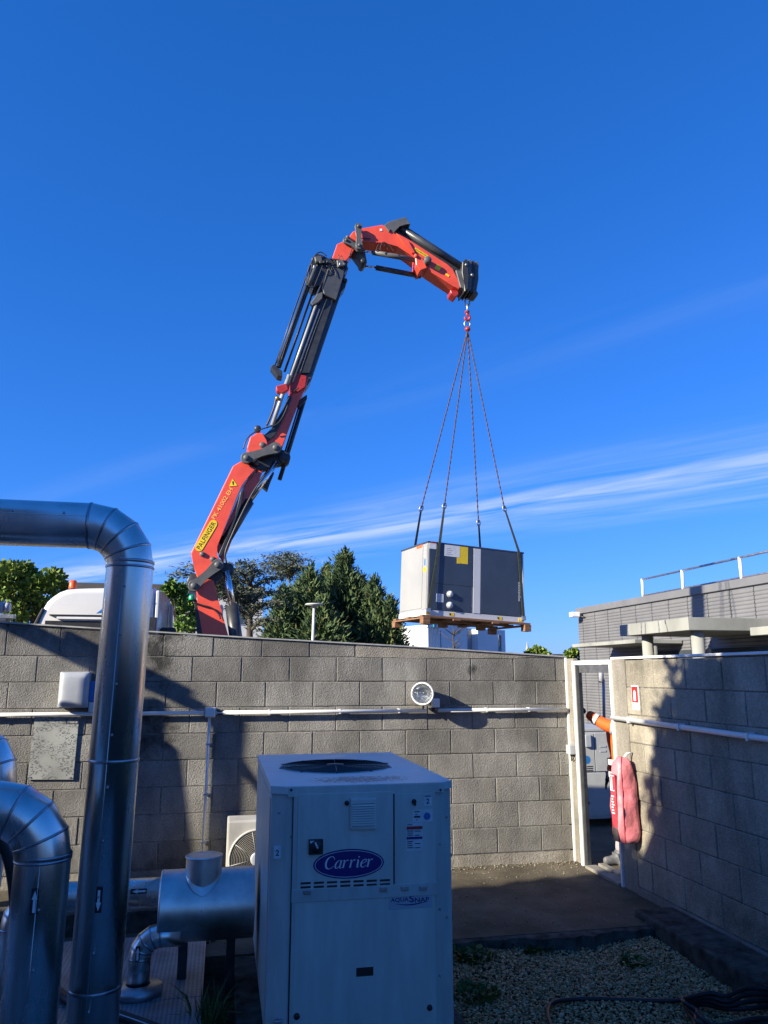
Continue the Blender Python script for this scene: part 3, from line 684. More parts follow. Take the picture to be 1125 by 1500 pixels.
# ---------------------------------------------------------------- jacketed vessel with stub, feed pipe and drop leg
YT = 5.75; rT = (zpix(232, 1281, YT-0.1)-zpix(232, 1388, YT-0.1))/2; zT = (zpix(232, 1281, YT-0.1)+zpix(232, 1388, YT-0.1))/2
xT0 = A(231, 1334, YT-0.2).x; xT1 = 0.27
M_vessel = mat('dull_aluminium', (0.72, 0.70, 0.66), 0.38, metal=1.0, var=0.16, scale=5, bump=0.16, bscale=5)
ve = thing('jacketed_vessel', 'horizontal aluminium-clad vessel with a capped stub on top, against the chiller', 'vessel', ((xT0+xT1)/2, YT, zT-rT))
mb = MB(); mb.lathe([(0.0, 0), (rT-0.004, 0), (rT, 0.006), (rT+0.004, 0.012), (rT, 0.02), (rT, xT1-xT0)], (xT0, YT, zT), (1, 0, 0), 56); mb.build('drum', M_vessel, ve)
xs = A(298, 1280, YT-0.05).x; rs_ = 0.118; zs = zpix(298, 1256, YT-0.1)
mb = MB(); seg = 40; vs = []; 
for j in range(seg):
    a = 2*PI*j/seg; dx, dy = rs_*math.cos(a), rs_*math.sin(a)
    vs += [(xs+dx, YT-0.06+dy, zs), (xs+dx, YT-0.06+dy, zT+math.sqrt(max(0, rT**2-(dy-0.06)**2))-0.012)]
mb.add(vs, [(2*j, 2*j+1, (2*j+3) % (2*seg), (2*j+2) % (2*seg)) for j in range(seg)], True)
mb.build('stub', M_vessel, ve)
# saddle flashing that comes to a point on the drum's front
mb = MB(); vs = []; N = 16; phi_p = math.acos(max(-1, min(1, (zpix(298, 1312, YT-rT*0.8)-zT)/rT)))
for i in range(N+1):
    u = -1+2*i/N; half = rs_*1.01*u
    ty = YT-0.06-math.sqrt(max(0, (rs_*1.01)**2-half**2)); phi0 = math.asin(min(0.99, (YT-ty)/(rT+0.004)))
    phi = phi0+(phi_p-phi0)*(1-abs(u))
    vs.append((xs+half, ty, zT+(rT+0.004)*math.cos(phi0)+0.012)); vs.append((xs+half, YT-(rT+0.006)*math.sin(phi), zT+(rT+0.006)*math.cos(phi)))
mb.add(vs, [(2*i, 2*i+1, 2*i+3, 2*i+2) for i in range(N)], True); mb.build('saddle', M_vessel, ve)
mb = MB(); mb.lathe([(rs_, -0.004), (rs_+0.006, -0.002), (rs_+0.006, 0.006), (rs_-0.004, 0.010), (rs_*0.5, 0.004), (0.0, 0.002)], (xs, YT-0.06, zs), (0, 0, 1), 40); mb.build('stub_cap', M_vessel, ve)
mb = MB(); mb.tube([(xs, YT-rT-0.001, zT+0.02), (xs, YT-rT*0.93, zT-rT*0.36)], 0.003, 6); mb.build('lap_seam', M_seam, ve)
for x in (xT0+0.16, xT1-0.14):
    MB().box(x-0.03, YT+0.06, -0.12, x+0.03, YT+0.16, zT-rT*0.82, 0.004).build('support', M_blackmetal, ve)
zf = (zpix(205, 1293, YT)+zpix(205, 1329, YT))/2
fp, _ = jacket_pipe('feed_pipe', 'thin aluminium-clad pipe entering the end of the vessel', [Vector((xT0-0.001, YT+0.05, zf)), Vector((-1.25, YT+0.05, zf)), Vector((-1.25, YT+0.05, 0.04))], 0.092, 0.17, [])
arrow_sticker(fp, Vector((A(203, 1311, YT-0.05).x, YT+0.05, zf+0.01)), 0.092, (0, -1, 0.25), (-1, 0, 0), 0.10, 0.032)
zl = zpix(225, 1366, YT-0.1); xl = A(205, 1400, YT-0.12).x
dl, _ = jacket_pipe('drop_leg', 'short aluminium elbow pipe dropping from the vessel to the tread plate', [Vector((xT0+0.15, YT-0.13, zl-0.01)), Vector((xl, YT-0.13, zl-0.01)), Vector((xl, YT-0.13, 0.06))], 0.072, 0.125, [])
mb = MB(); mb.lathe([(0.0, 0.0), (0.15, 0.0), (0.155, 0.03), (0.15, 0.045), (0.085, 0.055), (0.076, 0.06)], (xl, YT-0.13, 0.031), (0, 0, 1), 32); mb.build('collar', M_galv, dl)
arrow_sticker(dl, Vector((xl, YT-0.13, zpix(199, 1397, YT-0.2))), 0.076, (-0.1, -1, 0), (0, 0, 1), 0.09, 0.026)

# ---------------------------------------------------------------- the chiller in the foreground
YF = 4.70; zTop = 1.385
def c8(x, y, Y=None): return A(370+x/3.571, 1080+y/3.571, YF if Y is None else Y)
xa, xb_ = A(399.4, 1151.4, YF).x, A(662.6, 1147, YF).x; YBK = 6.50; z0 = 0.05
ch = thing('chiller', 'blue-grey boxy air-cooled chiller with oval logo, vent grille and round top fan', 'chiller', ((xa+xb_)/2, (YF+YBK)/2, 0.0))
k = 0.085
plan = [(xa, YF+0.055), (xa+k, YF+0.012), (xb_-k, YF+0.012), (xb_, YF+0.055), (xb_, YBK), (xa, YBK)]
MB().prism([(x, y, z0) for x, y in plan], (0, 0, zTop-0.045-z0)).build('casing', M_carrier2, ch)
for y0_, y1_ in ((4.82, 5.6), (5.62, 6.45)):
    MB().box(xa-0.006, y0_, z0+0.06, xa+0.004, y1_, zTop-0.08, 0.002).build('side_panel', M_carrier, ch)
    MB().box(xb_-0.004, y0_, z0+0.06, xb_+0.006, y1_, zTop-0.08, 0.002).build('side_panel', M_carrier, ch)
# lid with fan opening
cf = G(490, 1122.5, zTop); fx = (G(404, 1123, zTop).x+G(579, 1123, zTop).x)/2; fy = (G(490, 1113, zTop).y+G(490, 1134, zTop).y)/2; fr_ = 0.385
lidp = [(xa-0.008, YF+0.045), (xa+k-0.004, YF-0.004), (xb_-k+0.004, YF-0.004), (xb_+0.008, YF+0.045), (xb_+0.008, YBK+0.008), (xa-0.008, YBK+0.008)]
bm = bmesh.new()
outer = []; 
for i in range(len(lidp)):
    a, b = lidp[i], lidp[(i+1) % len(lidp)]; n_ = max(1, int(math.dist(a, b)/0.12))
    outer += [(a[0]+(b[0]-a[0])*t/n_, a[1]+(b[1]-a[1])*t/n_) for t in range(n_)]
ov = [bm.verts.new((x, y, zTop)) for x, y in outer]; iv = [bm.verts.new((fx+fr_*math.cos(2*PI*j/64), fy+fr_*math.sin(2*PI*j/64), zTop)) for j in range(64)]
oe = [bm.edges.new((ov[i], ov[(i+1) % len(ov)])) for i in range(len(ov))]; ie = [bm.edges.new((iv[i], iv[(i+1) % 64])) for i in range(64)]
bmesh.ops.triangle_fill(bm, use_beauty=True, edges=oe+ie)
for f in list(bm.faces):
    c = f.calc_center_median()
    if math.hypot(c.x-fx, c.y-fy) < fr_*0.98: bm.faces.remove(f)
ret = bmesh.ops.extrude_edge_only(bm, edges=oe); 
for v in [g_ for g_ in ret['geom'] if isinstance(g_, bmesh.types.BMVert)]: v.co.z -= 0.042
ret = bmesh.ops.extrude_edge_only(bm, edges=ie)
for v in [g_ for g_ in ret['geom'] if isinstance(g_, bmesh.types.BMVert)]: v.co.z -= 0.16
bmesh.ops.recalc_face_normals(bm, faces=bm.faces)
M_lid = mat('lid_paint', (0.66, 0.67, 0.62), 0.38, var=0.06, scale=3)
_n, _l = M_lid.node_tree.nodes, M_lid.node_tree.links                    # dark lichen freckles along the front of the lid
_p = _n.new('ShaderNodeNewGeometry'); _s = _n.new('ShaderNodeSeparateXYZ'); _l.new(_p.outputs['Position'], _s.inputs[0])
_t = _n.new('ShaderNodeTexNoise'); _t.inputs['Scale'].default_value = 38; _t.inputs['Detail'].default_value = 6; _t.inputs['Roughness'].default_value = 0.75; _l.new(_p.outputs['Position'], _t.inputs['Vector'])
_dy = nmath(M_lid, 'DIVIDE', nmath(M_lid, 'SUBTRACT', _s.outputs[1], 4.93), 0.17); _dx = nmath(M_lid, 'DIVIDE', nmath(M_lid, 'SUBTRACT', _s.outputs[0], 0.86), 0.36)
_r = nmath(M_lid, 'SUBTRACT', 1.0, nmath(M_lid, 'ADD', nmath(M_lid, 'MULTIPLY', _dx, _dx), nmath(M_lid, 'MULTIPLY', _dy, _dy)))
_e = nmath(M_lid, 'MULTIPLY', nmath(M_lid, 'SUBTRACT', nmath(M_lid, 'ADD', nmath(M_lid, 'MULTIPLY', _r, 0.18), _t.outputs['Fac']), 0.56), 14.0)
_c = _n.new('ShaderNodeClamp'); _l.new(_e, _c.inputs[0]); _c2 = _n.new('ShaderNodeClamp'); _l.new(nmath(M_lid, 'MULTIPLY', nmath(M_lid, 'ADD', _r, 0.3), 2.0), _c2.inputs[0])
_mx = _n.new('ShaderNodeMix'); _mx.data_type = 'RGBA'; _mx.inputs['B'].default_value = (0.03, 0.03, 0.025, 1)
_bs = _n['Principled BSDF'].inputs['Base Color'].links[0].from_socket; _l.new(_bs, _mx.inputs['A']); _l.new(nmath(M_lid, 'MULTIPLY', nmath(M_lid, 'MULTIPLY', _c.outputs[0], _c2.outputs[0]), 0.8), _mx.inputs['Factor']); _l.new(_mx.outputs['Result'], _n['Principled BSDF'].inputs['Base Color'])
lid = MB().addbm(bm).build('lid', M_lid, ch)
mb = MB()
for j in range(19): mb.lathe([(r_ := 0.045+0.018*j, 0.0), (r_+0.004, 0.003), (r_, 0.006)], (fx, fy, zTop+0.004), (0, 0, 1), 48)
mb.build('fan_guard_rings', M_blackmetal, lid)
for j in range(10):
    a = 2*PI*j/10+0.2; mb = MB(); mb.tube([(fx+0.03*math.cos(a), fy+0.03*math.sin(a), zTop+0.012), (fx+fr_*0.8*math.cos(a), fy+fr_*0.8*math.sin(a), zTop+0.012), (fx+(fr_+0.02)*math.cos(a), fy+(fr_+0.02)*math.sin(a), zTop+0.004)], 0.0026, 6); mb.build('fan_guard_spoke', M_blackmetal, lid)
mb = MB(); mb.lathe([(0.0, 0.012), (0.06, 0.010), (0.065, 0.0)], (fx, fy, zTop+0.006), (0, 0, 1), 20); mb.build('fan_guard_hub', M_blackmetal, lid)
for j in range(4):
    a = PI/2*j+0.4; mb = MB(); vs = []
    for r_, w0, w1 in ((0.08, -0.3, 0.3), (0.22, -0.42, 0.35), (0.36, -0.40, 0.28)):
        vs += [(fx+r_*math.cos(a+w0), fy+r_*math.sin(a+w0), zTop-0.13), (fx+r_*math.cos(a+w1), fy+r_*math.sin(a+w1), zTop-0.06)]
    mb.add(vs, [(0, 1, 3, 2), (2, 3, 5, 4)]); mb.build('fan_blade', M_blackmetal, lid)
MB().box(xa+0.05, YF+0.1, zTop-0.20, xb_-0.05, YBK-0.1, zTop-0.19).build('fan_deck', M_black, ch)
M_vent = mat('aged_grille_plastic', (0.64, 0.61, 0.54), 0.5, var=0.06)
# front: dark gap panel behind, then doors
def fbox(name, x0, y0, x1, y1, m, d0=0.0, d1=0.010, bev=0.002, parent=None):
    a, b = c8(x0, y0), c8(x1, y1)
    return MB().box(a.x, YF-d1, b.z, b.x, YF-d0, a.z, bev).build(name, m, parent or ch)
fbox('gasket', 212, 290, 964, 1480, M_black, -0.0115, -0.004, 0)
fbox('door_edge', 216, 298, 234, 798, M_carrier2, -0.004, 0.004, 0.002); fbox('door_edge', 206, 823, 219, 1500, M_carrier2, -0.004, 0.006, 0.002)
ld = fbox('control_door', 238, 297, 735, 798, M_carrier, -0.004, 0.010, 0.003)
rd = fbox('control_door', 741, 295, 958, 786, M_carrier, -0.004, 0.010, 0.003)
lp = fbox('lower_panel', 222, 822, 962, 1500, M_carrier, -0.004, 0.008, 0.003)
fbox('cross_rail', 204, 797, 966, 820, M_carrier2, -0.004, 0.013, 0.002)
fbox('top_rail', 185, 262, 1000, 287, M_carrier, -0.010, 0.006, 0.002)
for x, y_s in ((202, 275), (982, 275), (202, 520), (202, 900), (202, 1200), (982, 560), (982, 900), (982, 1250), (140, 400), (140, 900), (1025, 420), (1025, 950)):
    q = c8(x, y_s); mb = MB(); mb.lathe([(0.008, 0), (0.006, 0.006), (0, 0.007)], (q.x, YF-0.006 if y_s == 275 else YF+0.0125 if 150 < x < 1000 else YF+0.034, q.z), (0, -1, 0), 10); mb.build('screw', M_blackmetal if y_s == 275 else M_galv, ch)
vg = fbox('vent_grille', 508, 318, 643, 476, M_vent, 0.010, 0.030, 0.008, ld)
fbox('vent_recess', 520, 345, 634, 458, M_blackmetal, 0.0295, 0.0312, 0, vg)
for i in range(9):
    a, b = c8(518, 348+12.6*i), c8(636, 353.5+12.6*i)
    MB().prism([(a.x, YF-0.031, a.z), (a.x, YF-0.038, b.z), (a.x, YF-0.031, b.z)], (b.x-a.x, 0, 0)).build('louvre', M_vent, vg)
sw = fbox('isolator_switch', 293, 531, 365, 606, M_black, 0.010, 0.034, 0.004, ld)
fbox('switch_tag', 297, 536, 321, 547, M_paper, 0.0342, 0.036, 0, sw)
q = c8(330, 566); mb = MB(); mb.lathe([(0.034, 0), (0.032, 0.014), (0.0, 0.016)], (q.x, YF-0.034, q.z), (0, -1, 0), 24); mb.build('switch_dial', M_blackmetal, sw)
mb = MB(); mb.prism([(q.x-0.012, YF-0.052, q.z+0.024), (q.x-0.004, YF-0.052, q.z+0.028), (q.x+0.010, YF-0.052, q.z-0.004), (q.x+0.003, YF-0.052, q.z-0.008)], (0, 0.004, 0)); mb.build('switch_pointer', M_print, sw)
# oval badge
q = c8(502, 659); ra, rb = (c8(687, 659).x-c8(318, 659).x)/2, (c8(502, 582).z-c8(502, 737).z)/2
def oval(a, b, y, n=56): return [(q.x+a*math.cos(2*PI*j/n), y, q.z+b*math.sin(2*PI*j/n)) for j in range(n)]
bd = MB().prism(oval(ra, rb, YF-0.0105), (0, -0.002, 0)).build('oval_badge', M_navy, ld)
mb = MB(); o1, o2 = oval(ra*0.955, rb*0.90, YF-0.0135), oval(ra*0.94, rb*0.865, YF-0.0135); n_ = len(o1)
mb.add(o1+o2, [(j, (j+1) % n_, (j+1) % n_+n_, j+n_) for j in range(n_)]); mb.build('badge_line', M_print, bd)
ex, ez = (1, 0, 0), (0, 0, 1)
# serif italic lettering drawn with a broad pen
def pen(strokes, origin, s, slant, m, parent, name, y):
    mb = MB()
    for st in strokes:
        pts = [Vector((p[0], p[1], 0)) for p in st]; ws = [p[2] for p in st]
        sm = []                                  # Catmull-Rom smoothing
        for i in range(len(pts)-1):
            p0, p1, p2, p3 = pts[max(i-1, 0)], pts[i], pts[i+1], pts[min(i+2, len(pts)-1)]
            for t in (0, .25, .5, .75):
                v = 0.5*((2*p1)+(p2-p0)*t+(2*p0-5*p1+4*p2-p3)*t*t+(3*p1-p0-3*p2+p3)*t**3); sm.append((v, ws[i]*(1-t)+ws[i+1]*t))
        sm.append((pts[-1], ws[-1])); L = []; R_ = []
        for i, (p, w) in enumerate(sm):
            t = (sm[min(i+1, len(sm)-1)][0]-sm[max(i-1, 0)][0]).normalized(); n = Vector((-t.y, t.x, 0))
            L.append(p+n*w/2); R_.append(p-n*w/2)
        f = lambda v: (origin[0]+s*(v.x*1.24+slant*v.y), y, origin[1]+s*v.y)
        n = len(L); mb.add([f(v) for v in L]+[f(v) for v in R_], [(i, i+n, i+n+1, i+1) for i in range(n-1)])
    return mb.build(name, m, parent)
W_, w_ = 0.17, 0.06
def letter(ch_, x):
    if ch_ == 'C': return [[(x+.86, 1.02, w_), (x+.84, 1.2, w_)], [(x+.84, 1.12, w_), (x+.70, 1.33, .07), (x+.45, 1.36, .08), (x+.16, 1.1, W_), (x+.08, .62, .2), (x+.2, .14, W_), (x+.46, -.02, .08), (x+.72, .06, .06), (x+.88, .26, .05)]], 1.0
    if ch_ == 'a': return [[(x+.60, .88, w_), (x+.40, .90, .06), (x+.14, .66, .14), (x+.08, .26, .16), (x+.2, .0, .08), (x+.42, .14, .06), (x+.58, .55, .06)], [(x+.60, .9, .16), (x+.56, .45, .17), (x+.56, .08, .14), (x+.66, .0, .06), (x+.76, .1, .05)]], .80
    if ch_ == 'r': return [[(x-.02, .80, .05), (x+.10, .88, .12), (x+.12, .5, .17), (x+.10, .0, .17)], [(x+.13, .5, .05), (x+.26, .78, .06), (x+.42, .90, .12), (x+.48, .82, .12)]], .70
    if ch_ == 'i': return [[(x-.02, .80, .05), (x+.10, .88, .12), (x+.12, .5, .17), (x+.12, .08, .15), (x+.20, .0, .06), (x+.30, .1, .05)], [(x+.12, 1.14, .15), (x+.12, 1.28, .15)]], .40
    if ch_ == 'e': return [[(x+.10, .42, .06), (x+.36, .50, .06), (x+.54, .70, .10), (x+.46, .90, .07), (x+.28, .86, .08), (x+.10, .58, .15), (x+.08, .24, .16), (x+.24, .0, .09), (x+.46, .06, .06), (x+.60, .22, .05)]], .68
stk = []; x = 0
for chh in 'Carrier': s_l, adv = letter(chh, x); stk += s_l; x += adv
sc = (c8(637, 650).x-c8(373, 650).x)/(x+0.15)/1.0; SX = 1.24; sc /= SX
pen(stk, (c8(372, 686).x, c8(372, 686).z), sc, 0.22, M_print, bd, 'lettering', YF-0.0137)
for i in range(7):
    for j in range(2):
        fbox('louvre_slot', 250+69*i, 757-2.6*i+21*j, 303+69*i, 765-2.6*i+21*j, M_black, 0.0085, 0.0112, 0, ld)
for x, y, pr in ((285, 806, ld), (682, 792, ld), (793, 786, rd), (888, 784, rd)): fbox('hinge', x-19, y-12, x+19, y+11, M_galv, 0.0135, 0.022, 0.003, pr)
fbox('number_label', 893, 300, 935, 357, M_paper, 0.0102, 0.0118, 0, rd); q = c8(914, 332); text('2', M_inkblk, rd, (q.x, YF-0.0124, q.z), ex, ez, 0.030, bold=0.02)
mb_ = fbox('label_line', 898, 304, 930, 308, M_inkblk, 0.0119, 0.0126, 0, rd)
fbox('number_label', 113, 572, 147, 636, M_paper, -0.020, -0.006, 0, ch)
q = c8(130, 606); text('2', M_inkblk, ch, (q.x, YF+0.0055, q.z), ex, ez, 0.031, bold=0.02)
fbox('service_label', 835, 379, 939, 440, M_paper, 0.0102, 0.0118, 0, rd)
q = c8(910, 411); mb = MB(); mb.lathe([(0.021, 0), (0.0, 0.0)], (q.x, YF-0.0124, q.z), (0, -1, 0), 28); mb.build('round_mark', M_inkblue, rd)
for y, x0, x1 in ((386, 842, 872), (399, 848, 860), (410, 842, 874), (415, 842, 874), (428, 852, 860)): fbox('label_line', x0, y, x1, y+3.5, M_inkblk, 0.0119, 0.0126, 0, rd)
fbox('rating_plate', 800, 449, 889, 590, M_paper, 0.0102, 0.0118, 0, rd)
fbox('label_line', 803, 465, 886, 478, M_inkred, 0.0119, 0.0126, 0, rd); fbox('label_line', 803, 520, 886, 529, M_navy, 0.0119, 0.0126, 0, rd)
for i in range(12):
    y = 454+10.9*i
    if y in range(462, 482) or 515 < y < 531: continue
    fbox('label_line', 806, y, 832+random.random()*8, y+3, M_inkblk, 0.0119, 0.0125, 0, rd)
    if i % 2: fbox('label_line', 846, y, 860+random.random()*22, y+3, M_inkblk, 0.0119, 0.0125, 0, rd)
fbox('name_label', 710, 818, 936, 887, mat('clear_label', (0.42, 0.46, 0.50), 0.3, var=0.03), 0.0082, 0.0096, 0, lp)
for t_, x0_, x1_, y_, h_ in (('AQUA', 722, 813, 849, 0.026), ('S', 818, 842, 842, 0.039), ('NAP', 848, 920, 847, 0.026)):
    q = c8((x0_+x1_)/2, y_); text(t_, M_navy, lp, (q.x, YF-0.0102, q.z), ex, ez, h_, width=c8(x1_, 1).x-c8(x0_, 1).x, bold=0.02)
mb = MB(); vs = []
for i in range(17):
    t = i/16; p_ = c8(745+172*t, 868+7*math.sin(PI*1.25*t+0.1)*1.0-8*t*t*0.9); h_ = 0.0028*math.sin(PI*min(1, t*1.0)) + 0.0006; vs += [(p_.x, YF-0.0102, p_.z-h_), (p_.x, YF-0.0102, p_.z+h_)]
mb.add(vs, [(2*i, 2*i+2, 2*i+3, 2*i+1) for i in range(16)]); mb.build('underline', M_navy, lp)
def knob(name, x, y, r_, h_, parent, base):
    q = c8(x, y); mb = MB(); mb.lathe([(r_, 0), (r_, h_*0.7), (r_*0.7, h_), (0, h_)], (q.x, YF-base, q.z), (0, -1, 0), 20); mb.build(name, M_black, parent)
knob('lock', 491, 342, 0.0135, 0.014, ld, 0.010); knob('lock', 842, 334, 0.014, 0.012, rd, 0.010)
fbox('lock_lever', 836, 322, 850, 354, M_black, 0.022, 0.030, 0.003, rd)
knob('quarter_turn_latch', 230, 1455, 0.0165, 0.012, lp, 0.008); knob('quarter_turn_latch', 924, 1410, 0.0155, 0.012, lp, 0.008)
fbox('recessed_handle', 541, 1204, 630, 1243, M_black, 0.0065, 0.0092, 0, lp)
for x in (xa+0.1, xb_-0.1):
    for y in (YF+0.12, YBK-0.12): MB().box(x-0.06, y-0.08, 0.0, x+0.06, y+0.08, z0+0.002, 0.005).build('foot', M_black, ch)
MB().box(xa+0.012, YF+0.03, z0-0.001, xb_-0.012, YF+0.05, z0+0.035, 0.002).build('base_rail', M_carrier2, ch)
for z in (0.35, 0.95):
    for y in (4.80, 5.2):
        mb = MB(); mb.lathe([(0.012, 0), (0.01, 0.01), (0, 0.011)], (xb_+0.006, y, z), (1, 0, 0), 10); mb.build('side_latch', M_black, ch)
# brass drain fitting at the foot of the unit
dv = thing('drain_valves', 'cluster of small metal drain fittings at the foot of the chiller', 'valves', (xa+0.06, YF-0.02, 0))
for (dx, z, L_) in ((0.0, 0.10, 0.05), (0.045, 0.16, 0.06), (0.09, 0.11, 0.05)):
    mb = MB(); mb.tube([(xa+0.02+dx, YF+0.03, z), (xa+0.02+dx, YF-L_, z), (xa+0.02+dx, YF-L_-0.01, z-0.05)], [0.014, 0.016, 0.012], 10); mb.build('elbow', M_galv, dv)
    MB().box(xa-0.004+dx, YF-L_*0.7, z+0.016, xa+0.044+dx, YF-L_*0.4, z+0.026, 0.003).build('lever', M_galv, dv)

# ---------------------------------------------------------------- wall-side air conditioner
YA = 8.05; a0 = A(333.6, 1203, YA); zac0 = 0.10
M_acw = mat('aged_white_casing', (0.43, 0.42, 0.39), 0.45, var=0.10, scale=5)
ac = thing('air_conditioner', 'cream outdoor air-conditioner unit with round fan grille at the foot of the rear wall', 'air conditioner', (a0.x+0.4, YA+0.15, 0))
MB().box(a0.x, YA, zac0, a0.x+0.82, YA+0.31, a0.z, 0.018).build('casing', M_acw, ac)
cc = A(376, 1258, YA); rf = 0.255
mb = MB(); mb.lathe([(rf+0.018, 0.0), (rf+0.018, 0.012), (rf, 0.016), (rf-0.006, 0.0)], (cc.x, YA, cc.z), (0, -1, 0), 48); mb.build('fan_ring', M_acw, ac)
mb = MB(); mb.lathe([(rf, 0.0015), (0, 0.0015)], (cc.x, YA, cc.z), (0, -1, 0), 48); mb.build('fan_opening', M_black, ac)
mb = MB()
for j in range(12): r_ = 0.075+0.015*j; mb.lathe([(r_-0.0014, 0.010), (r_, 0.0135), (r_+0.0014, 0.010), (r_, 0.008)], (cc.x, YA, cc.z), (0, -1, 0), 40)
mb.build('grille_rings', M_acw, ac)
for j in range(8):
    a = PI/4*j+0.2; mb = MB(); mb.tube([(cc.x+0.05*math.cos(a), YA-0.012, cc.z+0.05*math.sin(a)), (cc.x+rf*math.cos(a), YA-0.012, cc.z+rf*math.sin(a))], 0.003, 6); mb.build('grille_spoke', M_acw, ac)
mb = MB(); mb.lathe([(0.065, 0.0), (0.062, 0.014), (0.04, 0.018), (0, 0.018)], (cc.x, YA, cc.z), (0, -1, 0), 24); mb.build('grille_hub', M_greyplastic, ac)
for x in (a0.x+0.1, a0.x+0.68): MB().box(x, YA+0.02, 0.0, x+0.09, YA+0.29, zac0+0.001, 0.004).build('foot', M_blackmetal, ac)

# ---------------------------------------------------------------- hoses and plants
def smooth(pts, n=8):
    pts = [Vector(p) for p in pts]; out = []
    for i in range(len(pts)-1):
        p0, p1, p2, p3 = pts[max(i-1, 0)], pts[i], pts[i+1], pts[min(i+2, len(pts)-1)]
        for k in range(n):
            t = k/n; out.append(0.5*((2*p1)+(p2-p0)*t+(2*p0-5*p1+4*p2-p3)*t*t+(3*p1-p0-3*p2+p3)*t**3))
    return out+[pts[-1]]
def hose(name, label, pts, r, stripe=False):
    h = thing(name, label, 'hose', tuple(pts[0])); P_ = smooth(pts)
    MB().tube(P_, r, 12).build('tube', M_black, h)
    if stripe:
        mb = MB(); mb.tube([p+Vector((-0.3, -0.75, 0.6)).normalized()*(r*0.86) for p in P_], r*0.20, 6); mb.build('stripe', M_paper, h)
hose('striped_hose', 'black hose with a pale stripe curving across the tread plate behind the tall pipe', [G(-30, 1330, 0.06), G(30, 1395, 0.06), G(80, 1447, 0.06), G(112, 1470, 0.06), G(180, 1489, 0.06), G(260, 1520, 0.06), G(330, 1560, 0.06)], 0.028, True)
hose('striped_hose', 'black hose with a pale stripe hanging behind the lower swept pipe', [A(-40, 1190, 4.9), A(-8, 1222, 4.9), A(8, 1245, 4.9), A(18, 1285, 4.9), A(22, 1340, 4.9), A(20, 1420, 4.9), A(0, 1480, 4.9)], 0.03, True)
zg = -0.065
coil = [G(812, 1512, zg), G(803, 1488, zg), G(808, 1470, zg), G(835, 1464, zg), G(875, 1463, zg), G(930, 1465, zg), G(985, 1466, zg+0.01), G(1015, 1463, zg+0.03)]
cc_ = G(1085, 1500, zg)
for i in range(58):
    a = 2.3 - i*0.42; r_ = 0.36+0.07*math.sin(i*1.7); coil.append(Vector((cc_.x+0.02+r_*math.cos(a)*1.0+0.03*math.sin(i*2.1), cc_.y+0.5*r_*math.sin(a)*1.3+0.03*math.cos(i*1.3), zg+0.008+0.0018*i+0.008*math.sin(i*2.9))))
hose('coiled_hose', 'long black hose lying in a loose coil on the gravel', coil, 0.0135)

M_weed = tint_material('weed_leaf', [(0, (0.030, 0.060, 0.014)), (0.6, (0.055, 0.105, 0.022)), (1, (0.11, 0.12, 0.03))], 0.6)
def weed(label, base, n, h, spread, blade=0.010, seed=1, broad=False):
    r = random.Random(seed); mb = MB(); tints = []
    for i in range(n):
        a = r.uniform(0, 2*PI); d = spread*math.sqrt(r.random()); b = Vector(base)+Vector((d*math.cos(a), d*math.sin(a), 0))
        lean = Vector((math.cos(a+r.uniform(-1, 1)), math.sin(a+r.uniform(-1, 1)), 0))*r.uniform(0.1, 0.75); hh = h*r.uniform(0.35, 1)
        side = Vector((-lean.y, lean.x, 0)).normalized()*blade*r.uniform(0.6, 1.4)
        p0, p1, p2 = b, b+lean*hh*0.4+Vector((0, 0, hh*0.62)), b+lean*hh+Vector((0, 0, hh*r.uniform(0.6, 1)))
        if broad:
            m_ = (p1+p2)/2; sd = side*2.8
            vs = [p0, p0+side*0.2, p1-sd*0.7, p1+sd*0.7, m_-sd, m_+sd, p2]; mb.add(vs, [(0, 1, 3, 2), (2, 3, 5, 4), (4, 5, 6)]); tints += [r.random()]*7
        else:
            vs = [p0-side*0.5, p0+side*0.5, p1-side*0.45, p1+side*0.45, p2]; mb.add(vs, [(0, 1, 3, 2), (2, 3, 4)]); tints += [r.random()]*5
    o = mb.build('weed_clump', M_weed); at = o.data.attributes.new('tint', 'FLOAT', 'POINT'); at.data.foreach_set('value', tints)
    return tag(o, label, 'weed')
weed('tall blade-leaved weed growing beside the edge of the tread plate', G(303, 1520, -0.10), 70, 0.34, 0.10, 0.014, 1)
weed('low weeds growing in the gap under the jacketed vessel', G(300, 1400, -0.10), 60, 0.16, 0.12, 0.010, 2, True)
for lb_, x, y, n, h, s, sd, br in (
    ('dark leafy weed clump on the gravel against the right side of the chiller', 688, 1406, 120, 0.10, 0.17, 3, True),
    ('small grassy weed clump on the gravel under the paving edge', 780, 1390, 80, 0.07, 0.18, 4, True),
    ('weeds creeping along the gravel beside the foot of the chiller', 698, 1462, 80, 0.08, 0.16, 5, True),
    ('tuft of fine weeds at the corner of kerb and paving', 922, 1362, 70, 0.10, 0.12, 6, False),
    ('flat dark weed patch in the middle of the gravel', 930, 1412, 50, 0.06, 0.14, 7, True),
    ('sparse sprig of grass on the gravel near the kerb end', 965, 1378, 60, 0.08, 0.10, 8, False)):
    weed(lb_, G(x, y, -0.095), n, h, s, 0.008, sd, br)
M_leafd = mat('dry_leaf', (0.16, 0.10, 0.05), 0.8, var=0.2)
q = G(1083, 1442, -0.075)
